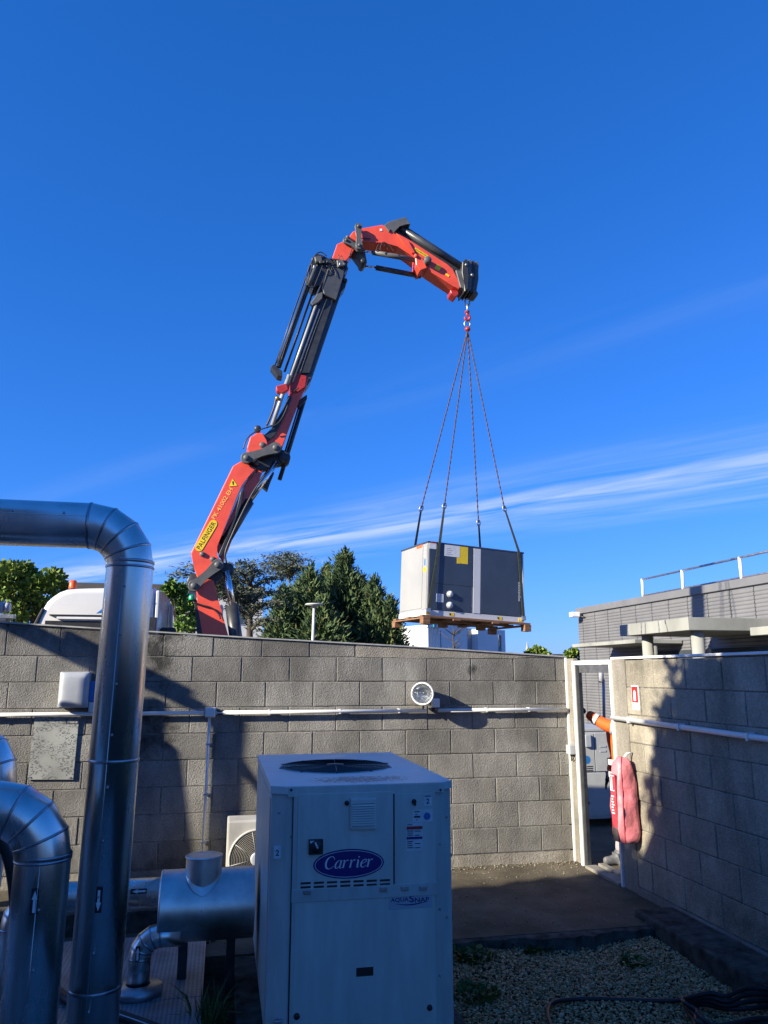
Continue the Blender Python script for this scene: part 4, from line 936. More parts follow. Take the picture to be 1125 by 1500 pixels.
for lb_, dx, dy, rz in (('curled dry brown leaf on the gravel beside the kerb', 0, 0, 0.4),):
    mb = MB(); vs = []
    for i in range(7):
        t = i/6; w = 0.035*math.sin(PI*(0.08+0.88*t)); vs += [(q.x-w, q.y-0.06+0.12*t, q.z+0.035*(1-t)+0.02), (q.x, q.y-0.06+0.12*t, q.z+0.002), (q.x+w, q.y-0.06+0.12*t, q.z+0.03*t+0.015)]
    mb.add(vs, [f for i in range(6) for f in ((3*i, 3*i+1, 3*i+4, 3*i+3), (3*i+1, 3*i+2, 3*i+5, 3*i+4))], True); tag(mb.build('dry_leaf', M_leafd), lb_, 'leaf')
# ---------------------------------------------------------------- truck-mounted knuckle crane
YC = 14.0
M_red = mat('crane_red', (0.76, 0.085, 0.038), 0.40, var=0.09, scale=4, coat=0.3)
M_cgrey = mat('crane_dark_grey', (0.10, 0.102, 0.102), 0.5, var=0.18, scale=5)
M_cblk = mat('crane_black', (0.030, 0.032, 0.036), 0.42, var=0.2, scale=6)
M_chrome = mat('chrome_rod', (0.75, 0.75, 0.76), 0.16, metal=1.0, var=0.04, scale=6)
M_steelr = mat('brushed_rail', (0.36, 0.36, 0.345), 0.4, metal=0.1, var=0.1, scale=8)
M_rust = mat('red_lacquered_steel', (0.40, 0.03, 0.025), 0.4, var=0.15, scale=20)
PXM = (A(600, 700, YC)-A(500, 700, YC)).length/100          # metres per photo pixel at the crane
cr = thing('loader_crane', 'red and dark grey knuckle-boom loader crane raised behind the wall, holding a load', 'crane', tuple(Vector((A(312, 930, YC).x, YC, 1.15))))
def plate(name, pts, m, parent=None, y=0.0, t=0.30, bev=0.012):
    """profile (photo pixels on the crane's own plane) given its thickness t, centred y metres off the plane"""
    P_ = [A(x_, y_, YC) for x_, y_ in pts]; P_ = [Vector((p.x, YC+y-t/2, p.z)) for p in P_]
    return MB().prism(P_, (0, t, 0), bev).build(name, m, parent or cr)
def rod(name, a, b, rpx, m, parent=None, y=0.0, seg=18):
    p, q = A(*a, YC), A(*b, YC); p.y = q.y = YC+y
    return MB().cyl(p, q, rpx*PXM, seg).build(name, m, parent or cr)
def pin(name, c, rpx, y0, y1, m=None, parent=None):
    p = A(*c, YC); mb = MB(); r = rpx*PXM
    mb.lathe([(0, 0), (r*0.85, 0), (r, 0.015), (r, y1-y0-0.015), (r*0.85, y1-y0), (0, y1-y0)], (p.x, YC+y0, p.z), (0, 1, 0), 20)
    return mb.build(name, m or M_cgrey, parent or cr)
def link(name, a, b, ra, rb, y, t=0.07, m=None, waist=0.62):
    """dog-bone link plate with two eyes"""
    p, q = Vector(a), Vector(b); d = (q-p).normalized(); n = Vector((-d.y, d.x)); pts = []
    for i in range(9):
        an = PI/2 + PI*i/8; v = d*math.cos(an)+n*math.sin(an); pts.append(p+v*ra)
    for f in (0.3, 0.5, 0.7): pts.append(p+(q-p)*f-n*(ra*(1-f)+rb*f)*waist)
    for i in range(9):
        an = -PI/2 + PI*i/8; v = d*math.cos(an)+n*math.sin(an); pts.append(q+v*rb)
    for f in (0.7, 0.5, 0.3): pts.append(p+(q-p)*f+n*(ra*(1-f)+rb*f)*waist)
    o = plate(name, [tuple(v) for v in pts], m or M_cgrey, None, y, t, 0.008)
    pin('pin', a, ra*0.5, y-t/2-0.03, y+0.25, M_cgrey, o); pin('pin', b, rb*0.5, y-t/2-0.03, y+0.25, M_cgrey, o)
    return o
def cable(name, pts, rpx, y, m=None):
    P_ = smooth([Vector((A(x_, y_, YC).x, YC+y, A(x_, y_, YC).z)) for x_, y_ in pts], 5)
    MB().tube(P_, rpx*PXM, 6).build(name, m or M_cblk, cr)
# column
base = A(312, 930, YC)
plate('column', [(288, 862), (292, 848), (313, 852), (320, 880), (336, 938), (344, 985), (299, 985), (297, 930), (290, 890)], M_red, None, 0, 0.42)
plate('column_edge', [(284, 878), (289, 880), (299, 932), (302, 985), (292, 985), (288, 910)], M_cblk, None, -0.02, 0.34)
MB().box(base.x-0.45, YC-0.55, 0.95, base.x+0.55, YC+0.55, 1.75, 0.03).build('slewing_base', M_cgrey, cr)
MB().cyl((base.x+0.05, YC, 1.7), (base.x+0.05, YC, 2.5), 0.30, 28).build('slewing_ring', M_cblk, cr)
rod('lift_cylinder_rod', (331, 838), (341, 893), 4.6, M_chrome, None, -0.16); rod('lift_cylinder_barrel', (339, 888), (352, 985), 8.5, M_cblk, None, -0.16)
# main boom
mbm = plate('main_boom', [(280.3, 813), (341, 687), (353, 680), (375, 691), (362, 702), (353, 716), (348, 727), (317, 803), (317, 816), (324, 826), (318, 836), (298, 842), (290, 850), (284, 830)], M_red, None, 0, 0.44, 0.015)
plate('boom_underside', [(318, 806), (350, 728), (364, 704), (378, 692), (385, 690), (377, 712), (366, 731), (345, 776), (330, 812), (327, 826)], M_red, None, 0.03, 0.30)
plate('boom_cheek', [(345, 760), (352, 724), (357, 722), (352, 745), (335, 790), (325, 818), (320, 815)], M_cblk, None, -0.05, 0.34)
pin('pin', (296.8, 814.5), 3.4, -0.255, -0.20); pin('pin', (312, 822), 3.6, -0.255, -0.20)
pin('hinge_drum', (286, 853), 11, -0.10, 0.30, M_cblk); pin('hinge_drum', (333, 835), 9, -0.08, 0.34, M_cblk)
link('link', (285, 861), (319, 831), 8.5, 8.5, -0.30)
plate('hinge_block', [(296, 848), (318, 824), (334, 826), (338, 840), (322, 848), (312, 862), (300, 866)], M_cblk, None, 0.02, 0.30)
pin('beacon_base', (281.5, 879), 2.4, -0.18, -0.08, M_cblk)
q = A(281.5, 876, YC); mb = MB(); mb.lathe([(0.055, 0), (0.055, 0.06), (0.04, 0.085), (0, 0.09)], (q.x, YC-0.18, q.z-0.05), (0, 0, 1), 16); mb.build('green_beacon', mat('green_lens', (0.005, 0.30, 0.12), 0.25, var=0.05), cr)
cable('hydraulic_hose', [(284, 884), (296, 888), (310, 892), (320, 900), (323, 908)], 1.1, -0.24)
cable('hydraulic_hose', [(356, 662), (360, 650), (368, 641), (382, 634), (398, 628), (410, 612), (424, 585), (436, 574)], 0.9, -0.22)
cable('hydraulic_hose', [(388, 632), (402, 629), (412, 618), (420, 600)], 0.8, -0.26)
# main boom cylinder
rod('knuckle_cylinder_rod', (404, 678), (362, 739), 4.4, M_chrome, None, -0.06); rod('knuckle_cylinder_barrel', (365, 735), (326, 800), 7.2, M_cblk, None, -0.06)
plate('cylinder_guard', [(384, 711), (392, 718), (396, 706), (402, 692), (398, 688)], M_cblk, None, 0.12, 0.2)
# knuckle
plate('knuckle_head', [(361, 662), (366, 646), (376, 640), (384, 640), (390, 650), (392, 660), (385, 668), (371, 671), (364, 669)], M_red, None, -0.02, 0.46, 0.015)
pin('pin', (383.5, 657.5), 4.2, -0.28, -0.2); pin('pin', (375, 681), 3.5, -0.20, -0.05); pin('hinge_drum', (416, 672), 8.5, -0.12, 0.24, M_cblk)
plate('knuckle_block', [(352, 680), (370, 670), (400, 656), (424, 664), (424, 678), (405, 682), (382, 690), (374, 690)], M_cblk, None, 0.05, 0.26)
link('link', (360, 677.5), (402, 663), 8.0, 8.2, -0.30)
pin('work_lamp', (377, 632), 4.6, -0.20, -0.04, M_cblk)
# outer boom
plate('outer_boom', [(386, 648), (399, 636), (415, 608), (425, 583), (430, 566), (452, 556), (446, 575), (437, 588), (413, 658), (402, 656), (392, 661)], M_red, None, 0.02, 0.34, 0.015)
plate('outer_boom_web', [(385, 642), (398, 632), (414, 606), (421, 584), (427, 586), (417, 612), (402, 642), (390, 652)], M_cblk, None, -0.12, 0.12)
rod('telescope_rod', (422, 556), (397.5, 629), 2.9, M_steelr, None, -0.22)
rod('support_bar', (447.5, 580), (410, 701), 3.0, M_cblk, None, 0.10, 6); rod('support_bar', (441, 585), (418, 660), 1.2, M_cblk, None, 0.05, 6)
plate('bar_bracket', [(434, 588), (450, 577), (450, 584), (438, 598)], M_cblk, None, 0.08, 0.12)
plate('hose_guide', [(403, 573), (418, 569), (421, 578), (412, 584), (404, 580)], M_rust, None, -0.20, 0.16)
pin('guide_roller', (405, 590), 2.6, -0.28, -0.16, mat('brass_fitting', (0.5, 0.33, 0.08), 0.4, metal=0.8, var=0.1))
cable('hydraulic_hose', [(404, 585), (401, 600), (396, 614), (390, 628)], 1.6, -0.2)
# telescopic extension (dark), rails, stowed cylinder
M_ext = mat('extension_grey', (0.060, 0.064, 0.070), 0.36, var=0.14, scale=4)
ext = plate('extension_boom', [(474, 400), (505, 402), (503, 414), (500, 428), (455, 560), (448, 570), (420, 566), (424, 548)], M_ext, None, 0.06, 0.40, 0.02)
plate('extension_collar', [(478, 402), (502, 402), (501, 412), (490, 448), (472, 440), (470, 430)], M_ext, None, -0.02, 0.46, 0.012)
plate('inner_boom', [(489, 404), (500, 404), (452, 552), (440, 552)], M_cblk, None, 0.02, 0.42, 0.01)
rod('extension_rail', (461, 455), (421, 568), 2.2, M_steelr, None, -0.22, 8); rod('extension_rail', (466, 460), (427, 566), 1.5, M_steelr, None, -0.20, 8)
rod('extension_rail', (470, 420), (456, 452), 1.2, M_steelr, None, -0.2, 8)
plate('rail_clamp', [(453, 452), (462, 440), (471, 436), (470, 446), (464, 452), (456, 456)], M_cgrey, None, -0.20, 0.12)
plate('red_collar', [(424, 560), (434, 552), (448, 556), (446, 572), (434, 580), (424, 576)], M_rust, None, 0.0, 0.38)
rod('stowed_cylinder', (452, 421), (407, 545), 3.3, M_cblk, None, -0.24); rod('stowed_cylinder', (460, 400), (449, 428), 4.5, M_cgrey, None, -0.24)
rod('guard_tube', (452, 396), (400, 545), 1.0, M_cblk, None, -0.10, 8); rod('guard_tube', (456, 398), (403, 546), 0.8, M_cblk, None, -0.20, 8); rod('guard_tube', (462, 418), (416, 548), 1.7, M_cblk, None, -0.12, 8)
plate('cylinder_foot', [(395, 545), (399, 541), (412, 551), (412, 560), (405, 558)], M_cblk, None, -0.15, 0.24)
plate('boom_head', [(455, 386), (463, 380), (471, 382), (478, 388), (492, 388), (505, 390), (507, 402), (500, 410), (480, 410), (470, 424), (458, 428), (452, 420), (454, 402)], M_cblk, None, -0.02, 0.42)
plate('valve_block', [(490, 392), (500, 391), (502, 400), (492, 402)], M_cgrey, None, -0.26, 0.08); plate('valve_block', [(458, 387), (468, 386), (470, 394), (460, 396)], M_cgrey, None, -0.26, 0.08)
for c_ in ((504.5, 391), (505, 400), (504, 417)): pin('roller', c_, 3.0, -0.20, 0.2, M_cblk)
plate('side_latch', [(500, 412), (506, 416), (504, 426), (497, 434)], M_cblk, None, 0.0, 0.3)
cable('hydraulic_hose', [(449, 420), (453, 398), (460, 384), (468, 380), (476, 386)], 0.9, -0.28); cable('hydraulic_hose', [(446, 424), (450, 402), (457, 388)], 0.8, -0.22)
cable('hydraulic_hose', [(447, 427), (456, 432), (462, 420), (470, 400)], 0.7, -0.30)
cable('hydraulic_hose', [(548, 375), (552, 366), (560, 366), (566, 374)], 0.7, -0.2); cable('hydraulic_hose', [(553, 376), (557, 364), (566, 368), (574, 378)], 0.6, -0.24)
cable('hydraulic_hose', [(509, 384), (516, 366), (524, 358), (540, 358)], 0.8, -0.21); cable('hydraulic_hose', [(332, 828), (330, 812), (340, 786), (356, 752), (372, 722), (388, 700)], 1.2, -0.24)
rh = random.Random(9)
for i in range(9):                                # short hoses and fittings crowded round the boom head
    x_, y_ = rh.uniform(455, 498), rh.uniform(384, 402); cable('hydraulic_hose', [(x_, y_), (x_+rh.uniform(-3, 6), y_+rh.uniform(-5, 3)), (x_+rh.uniform(2, 10), y_+rh.uniform(2, 10)), (x_+rh.uniform(-2, 8), y_+rh.uniform(8, 18))], 0.65, -0.25-0.03*rh.random())
for i in range(7):
    x_, y_ = rh.uniform(456, 500), rh.uniform(385, 404); plate('hose_fitting', [(x_, y_), (x_+3.2, y_+0.6), (x_+2.8, y_+3.6), (x_-0.3, y_+3)], (M_cgrey, M_galv, M_cblk)[i % 3], None, -0.27, 0.07, 0.004)
for (xa_, ya_), (xb2_, yb2_) in (((452, 399), (404, 540)), ((455, 404), (409, 540)), ((476, 448), (437, 556))): cable('hydraulic_hose', [(xa_, ya_), ((xa_+xb2_)/2-1, (ya_+yb2_)/2), (xb2_, yb2_)], 0.6, -0.29)
# second knuckle and jib
plate('jib_foot', [(484, 387), (492, 364), (501, 360), (517, 372), (511, 382), (501, 392), (490, 391)], M_red, None, 0, 0.34, 0.012)
jib = plate('jib_boom', [(507, 357), (515, 346), (526, 342), (558, 336), (563, 339), (574, 347), (596, 358), (652, 393), (660, 400), (671, 423), (669, 430), (661, 426), (641, 413), (625, 403), (610, 390), (598, 379), (580, 367), (561, 361.5), (530, 361), (514, 361)], M_red, None, 0, 0.36, 0.014)
plate('jib_rib', [(577, 350), (594, 360), (604, 378), (600, 379), (588, 366)], M_red, None, -0.20, 0.05, 0.006)
link('link', (521.5, 343.5), (522.8, 371), 5.2, 5.2, -0.27, 0.06); link('link', (504.5, 361), (522.8, 372), 4.6, 5.0, -0.21, 0.05)
plate('link_bracket', [(515, 372), (529, 391), (537, 387), (533, 366), (522, 362)], M_cgrey, None, 0.04, 0.22)
pin('hinge_drum', (531, 387), 4.5, -0.15, 0.2, M_cblk); pin('pin', (507, 356), 3.0, -0.24, 0.2)
rod('jib_cylinder_rod', (528, 372.5), (546, 375), 2.0, M_chrome, None, -0.14); rod('jib_cylinder_barrel', (544, 375), (612, 387), 3.9, M_cgrey, None, -0.14)
rod('jib_cylinder_rod', (534, 386), (554, 388.5), 1.6, M_chrome, None, 0.10); rod('jib_cylinder_barrel', (552, 388.5), (618, 401), 4.0, M_cblk, None, 0.10)
pin('pivot_boss', (621.5, 391), 5.6, -0.32, 0.1, M_cgrey); plate('cylinder_lug', [(604, 379), (614, 384), (622, 400), (612, 404), (606, 396)], M_red, None, -0.02, 0.4); pin('pin', (605.5, 383.5), 3.0, -0.25, -0.1, M_red)
for i, (a, b, r_) in enumerate((((586, 339), (676, 396), 4.4), ((594, 336), (679, 390), 3.6), ((581, 344), (669, 402), 3.6))):
    p, q = A(*a, YC), A(*b, YC)
    o = rod('jib_extension', a, b, r_*1.15, M_ext, None, (-0.10, 0.08, -0.02)[i], 8)
plate('jib_extension', [(580, 341), (593, 334.5), (676, 388), (679, 395), (673, 404), (665, 402), (578, 346)], M_cblk, None, 0.03, 0.24, 0.01)
plate('stop_bracket', [(560, 338), (566, 333), (591, 326), (598, 337), (592, 336), (582, 339), (576, 346), (574, 349), (569, 343), (567, 348)], M_cgrey, None, -0.04, 0.34, 0.008)
plate('end_plate', [(663, 403), (673, 405), (681, 429), (676, 431), (670, 428)], M_cgrey, None, -0.02, 0.40, 0.008)
for i, (dx, m_) in enumerate(((0, M_cblk), (6, M_cgrey), (12, M_cblk), (18, M_cgrey))):
    plate('boom_tip_plate', [(672+dx, 393-dx*0.15), (677+dx, 388), (680+dx, 392), (679+dx, 404), (681+dx*0.9, 414), (680+dx*0.8, 432), (675+dx*0.8, 436), (674+dx*0.8, 420), (671+dx, 408)], m_, None, -0.04+0.01*i, 0.46-0.05*i, 0.010)
plate('tip_hook', [(684, 388), (691, 386), (697, 394), (698, 402), (693, 400), (690, 392)], M_cgrey, None, 0.0, 0.2)
pin('tip_sheave', (693, 433.5), 5.4, -0.12, 0.12, M_cgrey); pin('tip_pin', (686, 412), 2.5, -0.28, 0.2, M_galv); pin('tip_pin', (677, 398), 2.2, -0.30, 0.2, M_galv)
plate('jib_toe', [(657, 429), (669, 431), (669, 436), (665, 439), (658, 434)], M_rust, None, 0, 0.26)
# lettering on the booms
def boom_frame(c, ang, y): p = A(*c, YC); return Vector((p.x, YC+y, p.z)), Vector((math.cos(ang), 0, math.sin(ang))), Vector((-math.sin(ang), 0, math.cos(ang)))
o_, e1_, e2_ = boom_frame((302.5, 787.5), rad(62.5), -0.2235)
Lp, Wp = 47*PXM, 10.5*PXM; mb = MB(); pts = []
for sx, a0_ in ((1, -PI/2), (-1, PI/2)):
    for i in range(7): a_ = a0_+PI*i/6; pts.append(o_+e1_*(sx*(Lp/2-Wp/2)+Wp/2*math.cos(a_))+e2_*(Wp/2*math.sin(a_)))
mb.prism(pts, (0, -0.004, 0)); mb.build('name_badge', M_yellow, mbm)
text('PALFINGER', M_inkblk, mbm, o_+Vector((0, -0.0055, 0)), e1_, e2_, 6.2*PXM, width=41*PXM, bold=0.01)
o_, e1_, e2_ = boom_frame((325.5, 741), rad(62.5), -0.2255); text('PK 41002 EH', M_orangep, mbm, o_, e1_, e2_, 5.6*PXM, width=48*PXM, bold=0.01)
o_, e1_, e2_ = boom_frame((341, 711.5), rad(8), -0.2235); s = 5.6*PXM
MB().prism([o_+e1_*(-s)-e2_*s*0.8, o_+e1_*s-e2_*s*0.8, o_+e2_*s], (0, -0.004, 0)).build('warning_triangle', M_yellow, mbm)
MB().prism([o_-e1_*s*.12-e2_*s*.5, o_+e1_*s*.12-e2_*s*.5, o_+e1_*s*.18+e2_*s*.35, o_-e1_*s*.18+e2_*s*.35], (0, -0.007, 0)).build('warning_mark', M_inkblk, mbm)
o_, e1_, e2_ = boom_frame((613.5, 377), rad(-29), -0.1835)
MB().prism([o_+e1_*sx*11.5*PXM+e2_*sy*2.4*PXM for sx, sy in ((-1, -1), (1, -1), (1, 1), (-1, 1))], (0, -0.004, 0)).build('name_badge', M_yellow, jib)
text('PALFINGER', M_inkblk, jib, o_+Vector((0, -0.0055, 0)), e1_, e2_, 2.8*PXM, width=19*PXM)
for c_, w, h in (((638, 398.5), 4.2, 4.2), ((651.5, 409.5), 3.4, 1.8)):
    o_, e1_, e2_ = boom_frame(c_, rad(-30), -0.1835); MB().prism([o_+e1_*sx*w*PXM+e2_*sy*h*PXM for sx, sy in ((-1, -1), (1, -1), (1, 1), (-1, 1))], (0, -0.004, 0)).build('warning_label', M_yellow, jib)
o_, e1_, e2_ = boom_frame((555.5, 344), rad(10), -0.1835); MB().prism([o_+e1_*sx*1.8*PXM+e2_*sy*1.8*PXM for sx, sy in ((-1, -1), (1, -1), (1, 1), (-1, 1))], (0, -0.004, 0)).build('white_label', M_print, jib)

# ---------------------------------------------------------------- hook, slings and hanging load
def chain_link(mb, c, ax, side, L, W, r):
    ax, side = Vector(ax).normalized(), Vector(side).normalized(); pts = []
    for j in range(16):
        a = 2*PI*j/16; pts.append(Vector(c)+ax*(math.sin(a)*L/2+(L/4*(1 if math.sin(a) > 0 else -1)*0.0))+side*math.cos(a)*W/2)
    mb.tube(pts+[pts[0], pts[1]], r, 8, False)
hk = thing('crane_hook', 'steel chain links and red hook hanging from the crane tip', 'hook', tuple(A(684, 480, YC)))
for i, (y_, m_, L_, W_2, r_) in enumerate(((443, M_galv, 0.16, 0.10, 0.018), (452, M_galv, 0.17, 0.10, 0.018), (475, M_galv, 0.15, 0.12, 0.016))):
    mb = MB(); chain_link(mb, A(684.5, y_, YC), (0, 0, 1), (1, 0, 0) if i % 2 == 0 else (0.3, 1, 0), L_, W_2, r_); mb.build('chain_link', m_, hk)
p = A(684.5, 463, YC); mb = MB()
mb.tube(smooth([p+Vector((0, 0, 0.09)), p+Vector((0.0, 0, 0.03)), p+Vector((0.05, 0, -0.02)), p+Vector((0.03, 0, -0.085)), p+Vector((-0.03, 0, -0.085)), p+Vector((-0.05, 0, -0.03))], 5), 0.026, 10); mb.build('hook', M_rust, hk)
MB().box(p.x-0.045, YC-0.03, p.z+0.06, p.x+0.045, YC+0.03, p.z+0.115, 0.012).build('swivel', M_rust, hk)
p = A(685, 482, YC); mb = MB(); mb.lathe([(0.02, -0.05), (0.055, -0.03), (0.06, 0.0), (0.035, 0.04), (0.0, 0.045)], p, (0, 0, 1), 14); mb.build('sling_head', M_rust, hk)
apex = A(685, 484, YC)

ANG = rad(11.6); cb = A(624, 901, 13.2)
LL, DD, HH = 2.03, 1.17, 1.33; TILT = rad(2.4)
load = thing('heat_pump_unit', 'new white and navy chiller unit hanging from slings above the wall', 'chiller', tuple(cb), ANG); load.rotation_euler = (0, TILT, ANG)
def Lb(name, x0, y0, z0_, x1, y1, z1, m, parent=None, bev=0.004):
    o = MB().box(x0, y0, z0_, x1, y1, z1, bev).build(name, m, parent or load, local=True); return o
M_lwhite = mat('load_white', (0.30, 0.30, 0.292), 0.45, var=0.05, scale=2)
M_lnavy = mat('load_navy', (0.040, 0.058, 0.092), 0.4, var=0.10, scale=3)
M_llight = mat('load_light_grey', (0.60, 0.60, 0.60), 0.45, var=0.05, scale=3)
M_orange_tag = mat('orange_tag', (0.75, 0.13, 0.03), 0.5, var=0.06)
Lb('casing', 0.01, 0.01, 0.10, LL-0.01, DD-0.01, HH-0.03, M_lwhite, None, 0.006)
Lb('base_frame', 0.0, 0.0, 0.0, LL, DD, 0.099, M_llight, None, 0.006)
Lb('top_cap', -0.004, -0.004, HH-0.029, LL+0.004, DD+0.004, HH, M_lnavy, None, 0.005)
def fx4(x): return (x-325)/632*LL
def fz4(x, y): t = (x-325)/632; top = 328+87*t; bot = 845+60*t; return HH*(bot-y)/(bot-top)
def FP(name, x0, x1, z0_, z1, m, d=0.006, parent=None, bev=0.002): return Lb(name, x0, -d, z0_, x1, 0.0095, z1, m, parent, bev)
p1_ = FP('front_panel', 0.05, fx4(612), 0.58, HH-0.04, M_lnavy); p2_ = FP('front_panel', 0.05, fx4(606), 0.11, 0.572, M_lnavy)
p3_ = FP('front_panel', fx4(668), fx4(940), 0.11, HH-0.04, M_lnavy); FP('corner_post', fx4(946), LL-0.012, 0.102, HH-0.04, M_llight); FP('corner_post', 0.012, 0.044, 0.102, HH-0.04, M_lwhite); FP('mid_post', fx4(618), fx4(664), 0.102, HH-0.04, M_llight)
FP('paper_notice', fx4(428), fx4(528), fz4(480, 442), fz4(480, 362), M_paper, 0.009, p1_); FP('yellow_notice', fx4(531), fx4(580), fz4(550, 492), fz4(550, 372), M_yellow, 0.009, p1_, 0); FP('yellow_notice', fx4(510), fx4(530.5), fz4(520, 490), fz4(520, 448), M_yellow, 0.009, p1_, 0)
FP('pale_notice', 0.03, fx4(378), fz4(350, 385), fz4(350, 345), M_paper, 0.009, p1_); FP('red_notice', fx4(345), fx4(378), fz4(360, 342), fz4(360, 334), M_inkred, 0.011, p1_)
FP('data_label', fx4(385), fx4(430), fz4(407, 757), fz4(407, 700), M_paper, 0.009, p2_)
for i in range(5): FP('label_line', fx4(392), fx4(422), fz4(407, 712+9*i), fz4(407, 709+9*i), M_greyplastic, 0.0105, p2_, 0)
for i in range(4): FP('notice_line', fx4(440), fx4(470+10*(i % 2)), fz4(480, 388+13*i), fz4(480, 384+13*i), M_greyplastic, 0.0105, p1_, 0)
for y_ in (703, 779):
    mb = MB(); c_ = Vector((fx4(468), -0.006, fz4(468, y_))); mb.lathe([(0.062, 0), (0.062, 0.02), (0.050, 0.024), (0.0, 0.024)], c_, (0, -1, 0), 24); mb.build('pipe_port', M_greyplastic, load, local=True)
    mb = MB(); mb.lathe([(0.048, 0), (0.046, 0.012), (0, 0.012)], c_+Vector((0.006, -0.024, 0.006)), (0, -1, 0), 24); mb.build('port_cap', M_white, load, local=True)
for x_ in (335, 485, 795, 932): FP('lift_label', fx4(x_-12), fx4(x_+14), 0.02, 0.075, M_yellow, 0.003, None, 0)
for x_ in (474, 784): FP('lift_mark', fx4(x_-5), fx4(x_+3), 0.03, 0.068, M_inkblk, 0.005, None, 0)
t_o = text('aquasnap', M_print, None, (0, 0, 0), (0, 0, 1), (-1, 0, 0), 0.055, width=0.36); t_o.parent = load; t_o.location = (fx4(925), -0.008, fz4(925, 690))
# narrow sunlit end
Lb('end_panel', 0.0, 0.20, 0.14, 0.012, DD-0.05, HH-0.05, M_lwhite, None, 0.003)
Lb('end_seam', 0.003, 0.19, 0.135, 0.0102, DD-0.04, 0.14, M_greyplastic, None, 0)
Lb('end_panel', 0.0, 0.02, 0.11, 0.012, 0.185, HH-0.05, M_lwhite, None, 0.003)
Lb('yellow_notice', -0.003, 0.03, 0.78, -0.0005, 0.16, 0.86, M_yellow, None, 0); Lb('blue_notice', -0.003, 0.08, 0.90, -0.0005, 0.12, 1.01, M_inkblue, None, 0); Lb('orange_tag', -0.004, 0.22, HH-0.085, -0.0005, 0.46, HH-0.035, M_orange_tag, None, 0)
for i in range(3): Lb('small_notice', -0.003, 0.07+0.02*(i % 2), 1.05+0.07*i, -0.0005, 0.14, 1.085+0.07*i, M_paper, None, 0)
# pallet
pal = thing('pallet', 'raw orange-brown wooden pallet under the hanging chiller', 'pallet', tuple(cb-Vector((0, 0, 0.085))), ANG); pal.rotation_euler = (0, TILT, ANG)
M_wood = mat('pallet_wood', (0.24, 0.125, 0.062), 0.8, var=0.22, scale=3, stretch=(1, 6, 14))
def Pb(name, x0, y0, z0_, x1, y1, z1): return MB().box(x0, y0, z0_, x1, y1, z1, 0.004).build(name, M_wood, pal, local=True)
for y_ in (-0.06, DD/2-0.07, DD-0.08): Pb('runner', -0.10, y_, 0.045, LL+0.10, y_+0.12, 0.084)
for x_ in (-0.10, 0.50, 1.30, LL-0.04): Pb('cross_board', x_, -0.09, 0.020, x_+0.14, DD+0.09, 0.0445)
for x_ in (-0.10, 0.50, 1.30, LL-0.04):
    for y_ in ((-0.09, DD-0.05) if x_ in (-0.10, LL-0.04) else (DD/2-0.2,)): Pb('block_foot', x_+0.002, y_+0.002, -0.075, x_+0.138, y_+0.14, 0.0195)
# slings
Mx = Matrix.Translation(cb) @ Matrix.Rotation(ANG, 4, 'Z') @ Matrix.Rotation(TILT, 4, 'Y')
M_chain = mat('sling_chain', (0.10, 0.06, 0.05), 0.5, metal=0.5, var=0.3, scale=40); M_strap = mat('sling_webbing', (0.045, 0.055, 0.040), 0.75, var=0.2, scale=25)
for lb_, cx_, cy_, ring in (('chain and dark webbing sling to the near left corner of the hanging chiller', 0.03, -0.03, (651, 741)), ('chain and dark webbing sling to the near right corner of the hanging chiller', LL-0.03, -0.03, (739, 745)),
                            ('chain and dark webbing sling to the far left corner of the hanging chiller', 0.16, DD+0.02, (617, 745)), ('chain and dark webbing sling to the far right corner of the hanging chiller', LL-0.06, DD+0.03, (701, 766))):
    foot = Mx @ Vector((cx_, cy_, 0.10)); top_edge = Mx @ Vector((0.30 if cx_ < 1 else 1.80, cy_+(-0.02 if cy_ < 0.5 else 0.02), HH+0.02))
    ry = YC+(foot.y-YC)*0.62; rp = A(*ring, ry)
    sl = thing('lifting_sling', lb_, 'sling', tuple(foot), 0, 'slings carrying the hanging chiller')
    n = 70; P_ = [apex+(rp-apex)*(i/n) for i in range(n+1)]
    MB().tube(P_, [0.008 if i % 2 else 0.017 for i in range(n+1)], 6, True, False).build('chain', M_chain, sl)
    mb = MB(); chain_link(mb, rp, (rp-apex), (1, 0.3, 0), 0.12, 0.08, 0.012); mb.build('ring', M_galv, sl)
    ed = Mx @ Vector((0.23 if cx_ < 1 else LL-0.13, -0.014 if cy_ < 0.5 else DD+0.014, HH+0.012)) if cy_ < 0.5 else top_edge
    w = Vector((0.030, 0.006, 0)); a_ = rp+(ed-rp)*0.04
    for k_, (u_, v_) in enumerate(((a_, ed), (ed, foot+Vector((0, -0.008 if cy_ < 0.5 else 0.008, 0))))):
        mb = MB(); mb.prism([u_-w*(0.6+0.3*k_), u_+w*(0.6+0.3*k_), v_+w*0.9, v_-w*0.9], (0.002, -0.007, 0.001)); mb.build('strap', M_strap, sl)
    MB().box(foot.x-0.04, foot.y-0.03, foot.z-0.06, foot.x+0.04, foot.y+0.03, foot.z+0.02, 0.01).build('shackle', M_galv, sl)

